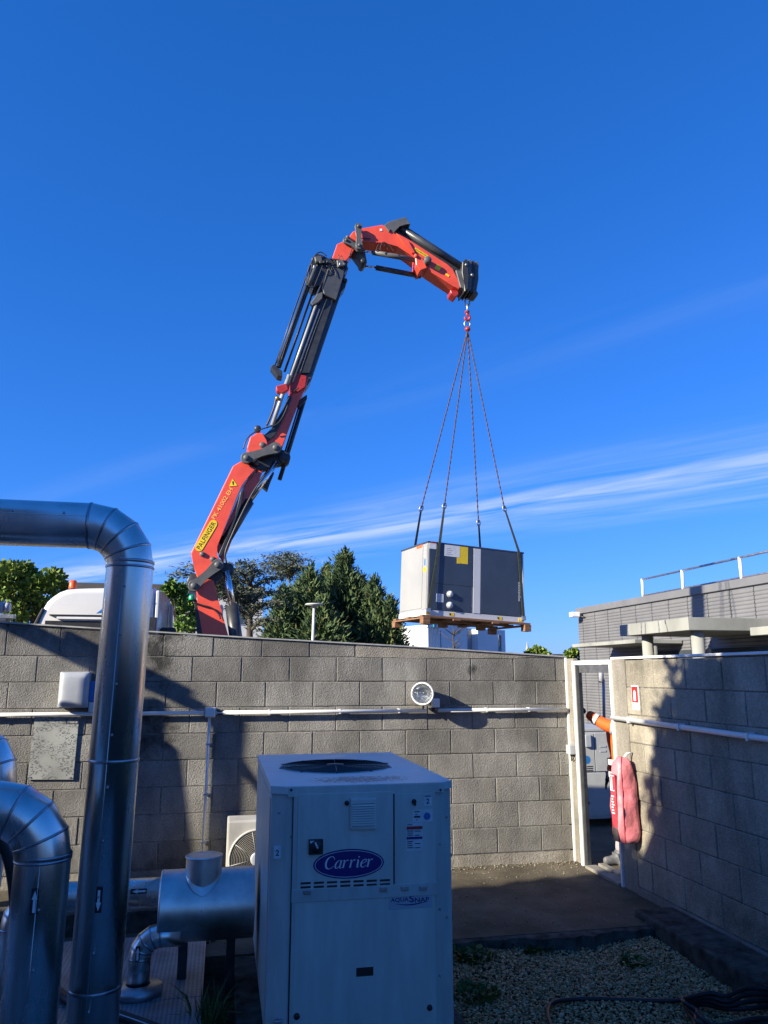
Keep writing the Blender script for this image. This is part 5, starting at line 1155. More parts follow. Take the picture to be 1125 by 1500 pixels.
# ---------------------------------------------------------------- lorry
YL = 13.2
M_cab = mat('cab_white', (0.60, 0.595, 0.57), 0.28, var=0.02, scale=2, coat=0.4)
tk = thing('lorry', 'white lorry cab with orange beacons showing above the wall in front of the crane', 'lorry', (A(150, 920, YL).x, YL+1.2, -0.0))
prof_ = [(50, 918), (55, 903), (60, 894), (68, 881), (77, 873), (86, 867), (97, 863), (112, 861.5), (130, 861), (160, 860.5), (227, 860.5)]
P_ = [A(x_, y_, YL) for x_, y_ in prof_]; xe = P_[-1].x; P_ += [Vector((xe, YL, 1.35)), Vector((P_[0].x-0.15, YL, 1.35)), Vector((P_[0].x-0.12, YL, 2.3))]
bm = bmesh.new(); f_ = bm.faces.new([bm.verts.new(p) for p in P_]); r_ = bmesh.ops.extrude_face_region(bm, geom=[f_])
for v in [g_ for g_ in r_['geom'] if isinstance(g_, bmesh.types.BMVert)]: v.co.y += 2.42
bmesh.ops.recalc_face_normals(bm, faces=bm.faces)
es = [e for e in bm.edges if abs(e.verts[0].co.y-e.verts[1].co.y) < 1e-4 and max(e.verts[0].co.z, e.verts[1].co.z) > 2.5]
bmesh.ops.bevel(bm, geom=es, offset=0.10, segments=4, profile=0.5, affect='EDGES', clamp_overlap=True)
MB().addbm(bm, True).build('cab', M_cab, tk)
def tbox(name, x0, y0, x1, y1, m, d0=-0.03, d1=0.03, bev=0.006, Y=YL):
    a, b = A(x0, y0, Y), A(x1, y1, Y); return MB().box(a.x, Y-d1, b.z, b.x, Y-d0, a.z, bev).build(name, m, tk)
tbox('roof_trim', 73, 900, 153, 903, M_blackmetal, -0.02, 0.05); tbox('awning_rail', 84, 903.5, 166, 908, M_white, -0.02, 0.05); tbox('door_window', 66, 909, 166, 960, M_black, -0.02, 0.008)
plate_pts = [A(x_, y_, YL-0.004) for x_, y_ in ((141, 898.5), (153, 889), (155, 880), (162, 876), (222, 879), (212, 884), (163, 894), (152, 897))]
MB().prism(plate_pts, (0, 0.003, 0)).build('blue_stripe', M_inkblue, tk)
tbox('side_grille', 213, 904, 227, 940, M_blackmetal, -0.05, 0.012)
# rear side deflector, seen past the cab's back corner
rx = xe+0.02; dp = [Vector((rx, YL+0.03, P_[9].z-0.03)), Vector((rx+0.04, YL+0.5, P_[9].z-0.01)), Vector((rx+0.05, YL+1.8, P_[9].z-0.03)), Vector((rx+0.05, YL+2.3, P_[9].z-0.12)), Vector((rx+0.05, YL+2.36, 2.35)), Vector((rx, YL+0.03, 2.35))]
MB().prism(dp, (0.06, 0, 0), 0.015).build('rear_wall', M_cab, tk)
a_ = A(240, 868, YL+0.9); MB().prism([Vector((rx+0.15, YL+1.5, 2.45)), Vector((rx+0.15, YL+1.75, 2.45)), Vector((rx+0.13, YL+1.75, P_[9].z-0.16)), Vector((rx+0.13, YL+1.5, P_[9].z-0.14))], (0.05, 0, 0), 0.01).build('rear_rib', M_greyplastic, tk)
for y0_, y1_, z0_, z1_, m_ in ((YL+0.35, YL+0.65, 2.52, 2.78, M_black), (YL+0.7, YL+1.9, 1.9, 2.5, M_cab), (YL+2.0, YL+2.35, 2.2, 2.55, M_black)):
    MB().box(rx+0.08, y0_, z0_, rx+0.32, y1_, z1_, 0.03).build('rear_locker', m_, tk)
M_amber = mat('amber_lens', (0.75, 0.11, 0.01), 0.2, var=0.08, scale=20)
for x_, y_, dY, h in ((106.5, 861, 0.5, 0.19), (143, 861, 1.7, 0.14)):
    q = A(x_, y_, YL+dY); zb_ = P_[8].z-0.02
    mb = MB(); mb.lathe([(0.075, 0), (0.07, 0.05), (0, 0.05)], (q.x, YL+dY, zb_), (0, 0, 1), 18); mb.build('beacon_base', M_blackmetal, tk)
    mb = MB(); mb.lathe([(0.066, 0.05), (0.06, h*0.9), (0.045, h), (0, h+0.004)], (q.x, YL+dY, zb_), (0, 0, 1), 18); mb.build('beacon_lens', M_amber, tk)
q = P_[1]; MB().prism([q+Vector((-0.10, -0.02, -0.25)), q+Vector((-0.04, -0.02, -0.25)), q+Vector((0.09, -0.02, 0.12)), q+Vector((0.06, -0.02, 0.14))], (0, 0.12, 0), 0.01).build('mirror', M_blackmetal, tk)
MB().box(xe-2.2, YL+0.8, 0.75, xe+6.5, YL+1.7, 1.1, 0.01).build('chassis', M_blackmetal, tk)
MB().box(xe+1.6, YL+0.02, 1.15, xe+6.5, YL+2.4, 1.35, 0.01).build('flatbed', M_cgrey, tk)
for x_ in (xe-1.3, xe+2.9, xe+4.2):
    for y_ in (YL+0.05, YL+2.05):
        w_o = MB().lathe([(0.28, 0), (0.46, 0.01), (0.5, 0.05), (0.5, 0.27), (0.46, 0.31), (0.28, 0.32)], (x_, y_, 0.5), (0, 1, 0), 28).build('wheel', M_black, tk)
        MB().lathe([(0.0, 0.04), (0.15, 0.03), (0.28, 0.02), (0.28, 0.30), (0.0, 0.28)], (x_, y_, 0.5), (0, 1, 0), 24).build('rim', M_galv, w_o)
# pipework on a flatbed end seen over the wall at far left
q = A(8, 893, 12.0)
lw = thing('lorry_fitting', 'grey cylindrical fitting and rails seen over the far left end of the wall', 'fitting', (q.x, 12.0, 0))
MB().cyl((q.x-0.6, 12.0, q.z+0.03), (q.x-0.02, 12.0, q.z+0.03), 0.085, 20).build('cylinder', M_greyplastic, lw); MB().cyl((q.x-0.02, 12.0, q.z+0.03), (q.x+0.06, 12.0, q.z+0.03), 0.07, 20).build('end_cap', M_greyplastic, lw)
MB().box(q.x-0.7, 11.95, q.z-0.13, q.x+0.14, 12.05, q.z-0.07, 0.01).build('rail', M_galv, lw); MB().box(q.x-0.7, 11.9, q.z-0.2, q.x+0.06, 12.1, q.z-0.14, 0.01).build('rail', M_blackmetal, lw)
MB().box(q.x-0.5, 11.95, 0.0, q.x-0.4, 12.05, q.z-0.2, 0.01).build('post', M_galv, lw)
# ---------------------------------------------------------------- trees
def foliage(name, P, N, sizes, m, parent, kind='leaf', droop=0.0):
    """leaf-sized faces: P positions, N outward directions, one small blade or leaf quad each, all in one crown mesh"""
    n = len(P); P = np.asarray(P); N = np.asarray(N); N = N/np.maximum(1e-6, np.linalg.norm(N, axis=1, keepdims=True))
    R_ = RNG.normal(size=(n, 3)); S = np.cross(N, R_); S /= np.maximum(1e-6, np.linalg.norm(S, axis=1, keepdims=True))
    L = np.asarray(sizes)[:, None]
    if kind == 'needle':
        V = np.stack([P-S*L*0.16, P+S*L*0.16, P+N*L*0.55+S*L*0.10, P+N*L, P+N*L*0.55-S*L*0.10], 1); k = 5
    else:
        V = np.stack([P, P+N*L*0.45+S*L*0.36, P+N*L, P+N*L*0.45-S*L*0.36], 1); k = 4
    V[..., 2] -= 0
    F = np.arange(n*k, dtype=np.int32)
    me = bpy.data.meshes.new(name); org = V.reshape(-1, 3).mean(0); V = V-org
    me.vertices.add(n*k); me.vertices.foreach_set('co', V.reshape(-1)); me.loops.add(n*k); me.loops.foreach_set('vertex_index', F)
    me.polygons.add(n); me.polygons.foreach_set('loop_start', np.arange(0, n*k, k, dtype=np.int32)); me.update(calc_edges=True)
    at = me.attributes.new('tint', 'FLOAT', 'POINT'); at.data.foreach_set('value', np.repeat(RNG.random(n), k))
    me.materials.append(m); o = bpy.data.objects.new(name, me); COL.objects.link(o); o.location = org
    o.parent = parent; o.matrix_parent_inverse = wmat(parent).inverted(); return o
M_fir = tint_material('cypress_green', [(0, (0.036, 0.060, 0.028)), (0.5, (0.062, 0.105, 0.042)), (0.9, (0.105, 0.145, 0.052)), (1.0, (0.17, 0.16, 0.06))], 0.7)
M_ced = tint_material('cedar_green', [(0, (0.045, 0.060, 0.042)), (0.6, (0.080, 0.100, 0.066)), (1, (0.14, 0.15, 0.095))], 0.7)
M_lime = tint_material('spring_green', [(0, (0.045, 0.10, 0.012)), (0.5, (0.085, 0.17, 0.020)), (1, (0.16, 0.24, 0.035))], 0.55)
M_dkgr = tint_material('leaf_green', [(0, (0.060, 0.105, 0.016)), (0.5, (0.115, 0.18, 0.026)), (1, (0.19, 0.25, 0.04))], 0.55)
for m_ in (M_lime, M_dkgr): m_.node_tree.nodes['Principled BSDF'].inputs['Transmission Weight'].default_value = 0.0
M_bark = mat('bark', (0.085, 0.065, 0.050), 0.9, var=0.3, scale=9, bump=0.6, bscale=20)
def conifer(label, px, py, Y, rpx, seed, nb=330, lean=0.0):
    r = random.Random(seed); top = A(px, py, Y); H = top.z; R0_ = 1.45*rpx/FPX*Y
    t = thing('cypress_tree', label, 'tree', (top.x, Y, 0), 0, 'dark conifers behind the wall')
    MB().tube([(top.x, Y, -0.05), (top.x+0.03, Y, H*0.5), (top.x, Y, H*0.96)], [0.16, 0.10, 0.02], 8).build('trunk', M_bark, t)
    P_, N_, S_ = [], [], []
    for i in range(nb):
        h = 1-(r.random()**0.62); h = 0.03+0.95*h if False else 0.02+0.96*(1-r.random()**0.75)
        a = r.uniform(0, 2*PI); Lb_ = R0_*max(0.04, (1-h)**0.92)*(0.66+0.50*r.random())*(1+0.18*math.sin(3*a+seed))
        d = Vector((math.cos(a), math.sin(a), 0.30+0.55*h+r.uniform(-.1, .2))).normalized(); o = Vector((top.x, Y, H*h*0.97))
        for k in range(7):
            f = 0.35+0.65*k/6; p = o+d*Lb_*f
            for _ in range(5):
                q = p+Vector((r.gauss(0, .09), r.gauss(0, .09), r.gauss(0, .09)))*(1+Lb_*0.4)
                v = d+Vector((r.gauss(0, .45), r.gauss(0, .45), r.gauss(0.25, .35))); P_.append(q); N_.append(v); S_.append(r.uniform(0.16, 0.36)*(0.7+0.3*(1-h)))
    for k in range(40):
        P_.append(Vector((top.x+r.gauss(0, .06), Y+r.gauss(0, .06), H*(0.9+0.09*r.random())))); N_.append(Vector((r.gauss(0, .35), r.gauss(0, .35), 1))); S_.append(r.uniform(.15, .3))
    foliage('crown', P_, N_, S_, M_fir, t, 'needle')
for lb_, px_, py_, Y_, rp, sd, nb in (
    ('tallest dark cypress with pointed top behind the street lamp', 505, 801, 31, 74, 11, 620),
    ('broad dark cypress rising beside the cedar trunk', 456, 826, 30, 62, 12, 500),
    ('dark cypress with notched tip next to the hanging chiller', 549, 842, 30, 52, 13, 420),
    ('low dark cypress at the left end of the conifer row', 415, 856, 29.5, 46, 14, 300),
    ('low dark cypress tucked under the pallet', 572, 872, 29.3, 34, 15, 240),
    ('dark cypress set back between the two pointed tops', 478, 822, 33, 58, 16, 320),
    ('bushy low cypress behind the street lamp foot', 470, 872, 28.5, 60, 17, 420),
    ('full dark cypress filling the row behind the tallest top', 525, 838, 32.5, 66, 18, 480),
    ('wide dark cypress closing the row behind the lamp head', 437, 850, 32, 60, 19, 420)): conifer(lb_, px_, py_, Y_, rp, sd, nb)
def cedar(label, px, Y, tiers, seed):
    r = random.Random(seed); b = A(px, 930, Y); t = thing('cedar_tree', label, 'tree', (b.x, Y, 0)); P_, N_, S_ = [], [], []
    ztop = max(A(x_, y_, Y).z for x_, y_, *_ in tiers); mb = MB(); mb.tube([(b.x, Y, -0.05), (b.x+0.02, Y, ztop*0.45), (b.x-0.05, Y, ztop*0.8), (b.x, Y, ztop*0.96)], [0.15, 0.12, 0.07, 0.03] if seed == 21 else [0.06, 0.05, 0.04, 0.02], 10); mb.build('trunk', M_bark, t)
    for x_, y_, w in tiers:
        tip = A(x_, y_, Y+r.uniform(-1.2, 0.6)); z_ = tip.z; o = Vector((b.x, Y, max(0.8, z_-0.35-0.12*abs(tip.x-b.x)))); mid = (o+tip)/2+Vector((0, 0, 0.12))
        MB().tube(smooth([o, mid, tip], 5), [0.07-0.0055*i for i in range(11)], 6).build('limb', M_bark, t)
        ww = w/FPX*Y
        for i in range(int(480*max(0.6, ww/1.2))):
            f = r.random()**0.7; c_ = o+(tip-o)*f+Vector((0, 0, 0.12*math.sin(PI*f))); sp = ww*0.55*(0.35+0.65*f)
            p = c_+Vector((r.gauss(0, sp*0.55), r.gauss(0, sp*0.7), r.gauss(0.0, 0.045)-0.10*abs(r.gauss(0, .6))*f))
            P_.append(p); N_.append(Vector((p.x-b.x, p.y-Y, 0)).normalized()*0.6+Vector((r.gauss(0, .6), r.gauss(0, .6), r.gauss(-0.05, .35)))); S_.append(r.uniform(.06, .17))
    foliage('crown', P_, N_, S_, M_ced, t, 'needle')
cedar('grey-green cedar with open tiered branches behind the crane', 366, 25, [(258, 838, 50), (275, 828, 44), (300, 840, 40), (285, 852, 46), (268, 858, 40), (318, 848, 40), (340, 832, 40), (355, 822, 34), (378, 836, 44), (398, 866, 46), (345, 862, 50), (322, 872, 40), (385, 884, 46), (410, 846, 36), (395, 905, 36), (335, 888, 34), (405, 880, 40)], 21)
cedar('grey-green cedar top with drooping boughs above the conifer row', 424, 35, [(385, 824, 40), (400, 815, 44), (420, 810, 40), (438, 818, 40), (446, 830, 36), (398, 830, 44), (425, 826, 46), (412, 838, 44)], 22)
def leafy(name, label, px, Y, blobs, m, seed, leaf=0.13, per=240, trunk_r=0.08, group=None):
    r = random.Random(seed); b = A(px, 930, Y); t = thing(name, label, 'tree', (b.x, Y, 0), 0, group); P_, N_, S_ = [], [], []
    cs = [(A(x_, y_, Y+r.uniform(-.5, .5)), w/FPX*Y) for x_, y_, w in blobs]; zt_ = max(c.z for c, _ in cs)
    MB().tube([(b.x, Y, -0.05), (b.x+0.04, Y, zt_*0.4), (b.x, Y, zt_*0.75)], [trunk_r, trunk_r*0.7, trunk_r*0.3], 8).build('trunk', M_bark, t)
    for c, w in cs:
        MB().tube([(b.x, Y, min(zt_*0.55, c.z*0.7)), (Vector((b.x, Y, c.z*0.8))+c)/2, c], [trunk_r*0.35, trunk_r*0.22, 0.008], 6).build('limb', M_bark, t)
        for i in range(per):
            d = Vector((r.gauss(0, 1), r.gauss(0, 1), r.gauss(0, 1))).normalized(); k = r.random()**0.45
            if r.random() < 0.35: k *= r.uniform(0.9, 1.3)
            P_.append(c+Vector((d.x*w, d.y*w, d.z*w*0.85))*k); N_.append(d+Vector((r.gauss(0, .6), r.gauss(0, .6), r.gauss(0.1, .6)))); S_.append(leaf*r.uniform(0.6, 1.3))
    foliage('crown', P_, N_, S_, m, t); return t
leafy('broadleaf_tree', 'bright green broadleaf tree left of the lorry cab', 35, 19, [(5, 850, 20), (18, 838, 15), (35, 836, 12), (28, 858, 20), (50, 862, 17), (12, 875, 22), (72, 850, 16), (82, 845, 11), (66, 870, 18), (42, 884, 22), (85, 862, 12), (20, 898, 20), (58, 895, 18), (5, 832, 8), (45, 848, 10), (-12, 865, 22), (-15, 840, 16)], M_dkgr, 31, 0.12, 270)
leafy('young_tree', 'lime-green leafy young tree between the lorry cab and the crane', 262, 18, [(250, 858, 8), (246, 866, 7), (262, 872, 10), (270, 884, 12), (258, 890, 11), (275, 900, 12), (268, 915, 13), (280, 918, 10), (280, 885, 8), (264, 862, 6), (285, 905, 8)], M_lime, 32, 0.10, 170, 0.05)
leafy('distant_tree', 'small round green tree beyond the wall beside the far steeple', 785, 75, [(780, 955, 6), (787, 951, 6), (794, 955, 6), (800, 959, 6), (774, 959, 5), (788, 961, 9)], M_dkgr, 33, 0.32, 130, 0.12)
leafy('distant_tree', 'small green tree touching the corner of the clad building', 838, 60, [(834, 958, 6), (841, 954, 6), (846, 960, 7), (838, 964, 8)], M_dkgr, 34, 0.28, 130, 0.12)
# bare tree in front of the white building
q = A(665, 955, 50); bt_ = thing('bare_tree', 'leafless tree in front of the white building', 'tree', (q.x, 50, 0)); r = random.Random(5)
tr_ = MB().tube([(q.x, 50, -0.1), (q.x, 50, 2.6), (q.x-0.05, 50, A(665, 922, 50).z)], [0.12, 0.09, 0.02], 8).build('trunk', M_bark, bt_)
for i in range(26):
    z_ = 2.0+2.6*r.random(); a = r.uniform(0, 2*PI); L_ = r.uniform(0.5, 1.3); p0 = Vector((q.x, 50, z_)); p1 = p0+Vector((math.cos(a)*L_*0.6, math.sin(a)*L_*0.6, L_*0.35)); p2 = p1+Vector((math.cos(a+.5)*L_*0.5, math.sin(a+.5)*L_*0.5, L_*0.4))
    MB().tube([p0, p1, p2], [0.035, 0.024, 0.008], 5).build('branch', M_bark, bt_)

# street lamp
q = A(458, 940, 20); zt_ = A(460, 889, 20).z
sl_ = thing('street_lamp', 'slim grey street lamp with flat round head in front of the conifers', 'street lamp', (q.x, 20, 0))
M_lampg = mat('lamp_grey', (0.50, 0.51, 0.50), 0.45, var=0.05)
MB().tube([(q.x, 20, -0.02), (q.x, 20, 2.6), (A(460, 889, 20).x, 20, zt_)], [0.055, 0.04, 0.034], 12).build('pole', M_lampg, sl_)
mb = MB(); mb.lathe([(0.0, 0.115), (0.20, 0.105), (0.235, 0.085), (0.23, 0.07), (0.07, 0.06), (0.06, 0.0), (0.0, 0.0)], (A(460, 889, 20).x, 20, zt_-0.02), (0, 0, 1), 28); mb.build('lamp_head', M_lampg, sl_)

# ---------------------------------------------------------------- buildings
M_wallw = mat('white_render', (0.70, 0.71, 0.71), 0.8, var=0.05, scale=0.7)
M_wallg = mat('grey_and_shaded_render', (0.30, 0.31, 0.33), 0.8, var=0.06, scale=0.7)
M_fasc = mat('brown_fascia', (0.075, 0.068, 0.062), 0.8, var=0.15, scale=1)
M_pane = mat('window_glass', (0.05, 0.06, 0.07), 0.08, var=0.1, scale=1)
M_teal = mat('teal_panel', (0.05, 0.30, 0.36), 0.5, var=0.06)
YW = 70
wbld = thing('white_building', 'white flat-roofed building with tall narrow windows below the hanging chiller', 'building', (A(690, 950, YW).x, YW, 0))
def wblock(name, x0, x1, ytop, m, dy=0.0, dep=9.0):
    a, b = A(x0, ytop, YW), A(x1, ytop, YW); return MB().box(a.x, YW+dy, -0.1, b.x, YW+dy+dep, a.z).build(name, m, wbld)
w1 = wblock('wall', 621, 682.8, 916, M_wallw); w2 = wblock('wall', 683, 706, 919, M_wallg, 1.2, 7); w3 = wblock('wall', 706.2, 757, 921, M_wallw, 0.3)  # middle wall in grey: shade on the white building put into its colour
def wwin(x0, y0, x1, y1, par, dy, teal=None):
    a, b = A(x0, y0, YW), A(x1, y1, YW)
    o = MB().box(a.x, YW+dy-0.06, b.z, b.x, YW+dy+0.05, a.z).build('window', M_wallg, par); MB().box(a.x+0.06, YW+dy-0.09, b.z+0.06, b.x-0.06, YW+dy-0.061, a.z-0.06).build('pane', M_pane, o)
    if teal: c_ = A(x0, teal, YW); MB().box(a.x+0.02, YW+dy-0.12, b.z+0.02, b.x-0.02, YW+dy-0.091, c_.z).build('panel', M_teal, o)
wwin(629, 924, 636, 951, w1, 0, 945); wwin(684.5, 925, 688.5, 932, w2, 1.2); wwin(694, 925, 698.5, 932, w2, 1.2); wwin(744, 929, 750, 958, w3, 0.3, 950)
for i, x_ in enumerate((598, 604, 610, 616)):
    a, b = A(x_, 918, YW-2), A(x_+3.5, 960, YW-2); MB().box(a.x, YW-2, -0.1, b.x, YW-1.6, a.z).build('stair_post', M_wallw, wbld)
a, b = A(596, 916, YW-2), A(620, 921, YW-2); MB().box(a.x, YW-2.1, b.z, b.x, YW-1.2, a.z).build('stair_roof', M_wallw, wbld); a, b = A(607, 915, YW-2.2), A(611, 920, YW-2.2); MB().box(a.x, YW-2.2, b.z, b.x, YW-2.11, a.z).build('sign_panel', M_teal, wbld)
wbld.rotation_euler = (0, 0, rad(22))
YG = 45
gb = thing('low_building', 'long low grey building with dark flat roof edge behind lorry and cedar', 'building', (A(300, 930, YG).x, YG, 0))
a, b = A(90, 862, YG), A(386, 862, YG); MB().box(a.x, YG, -0.1, b.x, YG+10, a.z).build('wall', mat('pale_render', (0.46, 0.47, 0.48), 0.85, var=0.06, scale=0.6), gb)
a2, b2 = A(88, 853.5, YG), A(388, 853.5, YG); MB().box(a2.x, YG-0.3, a.z+0.002, b2.x, YG+10.3, a2.z).build('roof_edge', M_fasc, gb)
for x_ in (120, 170, 300, 340): a, b = A(x_, 885, YG), A(x_+22, 915, YG); o = MB().box(a.x, YG-0.05, b.z, b.x, YG+0.05, a.z).build('window', M_wallg, gb); MB().box(a.x+0.06, YG-0.08, b.z+0.06, b.x-0.06, YG-0.051, a.z-0.06).build('pane', M_pane, o)
# church steeple and far roof
q = A(773, 963, 400); zt_ = A(773, 939, 400).z
stp = thing('steeple', 'tiny distant grey church spire on the skyline', 'steeple', (q.x, 400, 0)); mb = MB(); mb.lathe([(2.2, zt_*0.45), (0.05, zt_)], (q.x, 400, 0), (0, 0, 1), 8, False); mb.build('spire', M_wallg, stp); MB().box(q.x-2.2, 397.8, -0.1, q.x+2.2, 402.2, zt_*0.45).build('tower', M_wallg, stp)
a = A(811, 958, 90); b = A(822, 966, 90); fr = thing('far_roof', 'small dark far-off rooftop beyond the wall near the doorway', 'building', (a.x, 90, 0)); MB().box(a.x, 90, -0.1, b.x, 95, a.z-0.25).build('wall', M_wallg, fr); MB().box(a.x-0.2, 89.8, a.z-0.25, b.x+0.2, 95.2, a.z).build('roof', M_fasc, fr)

# clad building on the right
VX = 12.0
M_clad = mat('grey_cladding', (0.195, 0.195, 0.198), 0.5, metal=0.25, var=0.06, scale=1.5)
M_canc = mat('canopy_concrete', (0.27, 0.275, 0.25), 0.85, var=0.16, scale=1.2, stretch=(1, 1, 0.4))
zr = (XP(847, 902, VX).z+XP(1125, 850, VX).z)/2
cbld = thing('clad_building', 'low grey building clad in horizontal corrugated metal with concrete canopies', 'building', (VX+2, 18, 0))
seams = [XP(800+c/3.46, 940, VX).y for c in (165, 190, 252, 318, 385, 462, 545, 632, 730, 833, 950, 1075)]
while seams[-1] > 3: seams.append(seams[-1]-0.93)
zlo = 0.0; per = 0.092
for ya, yb_ in zip(seams, seams[1:]):
    pts = [(VX+0.02, zlo), ]; z_ = zlo
    while z_ < zr-per-0.02: pts += [(VX+0.004, z_+per*0.28), (VX+0.004, z_+per*0.62), (VX+0.02, z_+per*0.9), (VX+0.02, z_+per)]; z_ += per
    pts += [(VX+0.02, zr), (VX+0.05, zr), (VX+0.05, zlo)]
    mb = MB(); n = len(pts); vs = [(x_, yb_+0.012, zz) for x_, zz in pts]+[(x_, ya-0.012, zz) for x_, zz in pts]
    mb.add(vs, [(i, (i+1) % n, (i+1) % n+n, i+n) for i in range(n)]); mb.build('cladding_panel', M_clad, cbld)
MB().box(VX+0.052, 2.0, 0, VX+14, seams[0]-0.01, zr-0.02).build('wall', M_fasc, cbld)
MB().box(VX-0.05, 2.0, zr, VX+14.05, seams[0]+0.03, zr+0.20, 0.01).build('parapet', M_clad, cbld)
MB().box(VX-0.012, 9.0, 0.0, VX+0.0, 21.0, 2.62).build('dark_panel', M_pane, cbld)  # dark glossy panel standing for the facade's recessed lower part
for yy in (20.6, 12.9): MB().box(VX-0.04, yy-0.5, 0.0, VX+0.02, yy+0.5, 2.62).build('cladding_pier', M_clad, cbld)
# roof guard rail
for (xt_, yt_, xb2, yb2) in ((940.5, 848, 942.5, 880), (999, 835, 1001, 868), (1083, 816, 1087, 852)):
    t_, b_ = XP(xt_, yt_, VX+0.4), XP(xb2, yb2, VX+0.4); MB().cyl((VX+0.4, b_.y, zr+0.19), (VX+0.4, t_.y, t_.z), 0.04, 10).build('rail_post', M_white, cbld)
t0, t1 = XP(940.5, 849, VX+0.4), XP(1083, 817, VX+0.4)
d_ = (t1-t0); MB().cyl(t0, t0+d_*1.9, 0.03, 10).build('guard_rail', M_galv, cbld); MB().cyl((VX+0.4, t0.y, zr+0.30), (VX+0.4, t0.y+d_.y*1.9, zr+0.30), 0.025, 10).build('guard_rail', M_galv, cbld)
# canopies with round columns
def canopy(label, x0, p_corner_t, p_corner_b, p_far, ext_x, cols):
    a, b = XP(*p_corner_t, x0), XP(*p_corner_b, x0); f = XP(*p_far, x0)
    c_ = thing('canopy', label, 'canopy', (x0+1, a.y, 0)); MB().box(x0, a.y, b.z, x0+ext_x, f.y, a.z, 0.01).build('slab', M_canc, c_)
    for cx_, cy_ in cols: MB().cyl((cx_, cy_, 0.0), (cx_, cy_, b.z+0.002), 0.13, 20).build('column', M_canc, c_)
    return a, b, f
xc_ = 9.4; f_ = XP(907.5, 918, xc_); a = XP(1007.5, 904, xc_)
canopy('deep concrete canopy on round columns in front of the clad building', xc_, (1007.5, 904), (1007.5, 923), (907.5, 918), VX-xc_-0.03, ((xc_+0.35, a.y+0.25), (xc_+0.4, f_.y-0.55)))
xc2 = 10.6; canopy('thin pale concrete canopy at the far end of the clad building', xc2, (930, 936.5), (930, 942), (838, 945), VX-xc2-0.03, ((xc2+0.6, XP(925, 940, xc2).y),))
xc3 = 8.6; canopy('pale concrete canopy nearest along the clad building', xc3, (1160, 914), (1160, 927), (1098, 919), VX-xc3-0.03, ((xc3+1.4, 10.6),))
q = XP(845, 900, VX-0.2); sc_ = thing('security_camera', 'white security camera on the corner of the clad building', 'camera', (VX-0.2, q.y, q.z-0.1))
MB().box(VX-0.42, q.y-0.10, q.z-0.09, VX-0.12, q.y+0.16, q.z+0.08, 0.03).build('body', M_white, sc_); MB().cyl((VX-0.12, q.y, q.z-0.05), (VX+0.0, q.y-0.2, q.z-0.12), 0.03, 8).build('bracket', M_blackmetal, sc_)

# ---------------------------------------------------------------- beyond the doorway
yu = 10.2; u0 = A(857, 1072, yu)
M_cabg = mat('cabinet_grey', (0.36, 0.37, 0.37), 0.5, var=0.06)
ou = thing('service_cabinet', 'pale grey metal cabinet unit with blue disc seen through the doorway', 'cabinet', (u0.x+0.5, yu+0.4, 0))
zu = A(875, 1071, yu).z; xu0, xu1 = A(838, 1100, yu).x, A(838, 1100, yu).x+1.15
MB().box(xu0, yu, 0.10, xu1, yu+0.9, zu, 0.008).build('casing', M_cabg, ou); MB().box(xu0-0.01, yu-0.01, zu+0.001, xu1+0.01, yu+0.91, zu+0.04, 0.006).build('lid', M_cabg, ou)
xm = A(870.5, 1100, yu).x; zh = A(875, 1131, yu).z
MB().box(xu0+0.03, yu-0.014, zh+0.012, xm-0.006, yu-0.001, zu-0.03, 0.003).build('door', M_cabg, ou); MB().box(xm+0.006, yu-0.014, zh+0.012, xu1-0.03, yu-0.001, zu-0.03, 0.003).build('door', M_cabg, ou); MB().box(xu0+0.03, yu-0.014, 0.14, xu1-0.03, yu-0.001, zh-0.012, 0.003).build('lower_panel', M_cabg, ou)
q = A(859, 1113, yu); mb = MB(); mb.lathe([(0.055, 0), (0.0, 0.001)], (q.x, yu-0.0145, q.z), (0, -1, 0), 24); mb.build('blue_disc', M_inkblue, ou)
a, b = A(855, 1076, yu), A(864.5, 1094, yu); MB().box(a.x, yu-0.05, b.z, b.x, yu-0.0145, a.z, 0.01).build('vent_box', M_greyplastic, ou)
for y_ in (1092, 1099): a, b = A(878, y_, yu), A(887, y_+2.2, yu); MB().box(a.x, yu-0.02, b.z, b.x, yu-0.0145, a.z).build('label', M_greyplastic, ou)
for i in range(3): a, b = A(859, 1122+3*i, yu), A(868, 1123.2+3*i, yu); MB().box(a.x, yu-0.0165, b.z, b.x, yu-0.0142, a.z).build('louvre_slot', M_blackmetal, ou)
for x_ in (xu0+0.1, xu1-0.2): MB().box(x_, yu+0.05, 0.0, x_+0.1, yu+0.85, 0.101).build('foot', M_blackmetal, ou)
for x_, y_ in ((861, 1176), (896, 1199)): q = A(x_, y_, yu); mb = MB(); mb.lathe([(0.022, 0), (0.015, 0.014), (0, 0.014)], (q.x, yu-0.014, q.z), (0, -1, 0), 12); mb.build('latch', M_black, ou)
hr = thing('door_closer', 'grey door closer arms hanging inside the top of the doorway', 'door closer', (4.1, 8.15, 1.6))
for x_, y0_, y1_ in ((880, 970, 1000), (884, 995, 1062)):
    a, b = A(x_, y0_, 8.9), A(x_+1, y1_, 8.9); MB().cyl(a, b, 0.03 if y0_ < 980 else 0.018, 10).build('arm', M_greyplastic, hr)

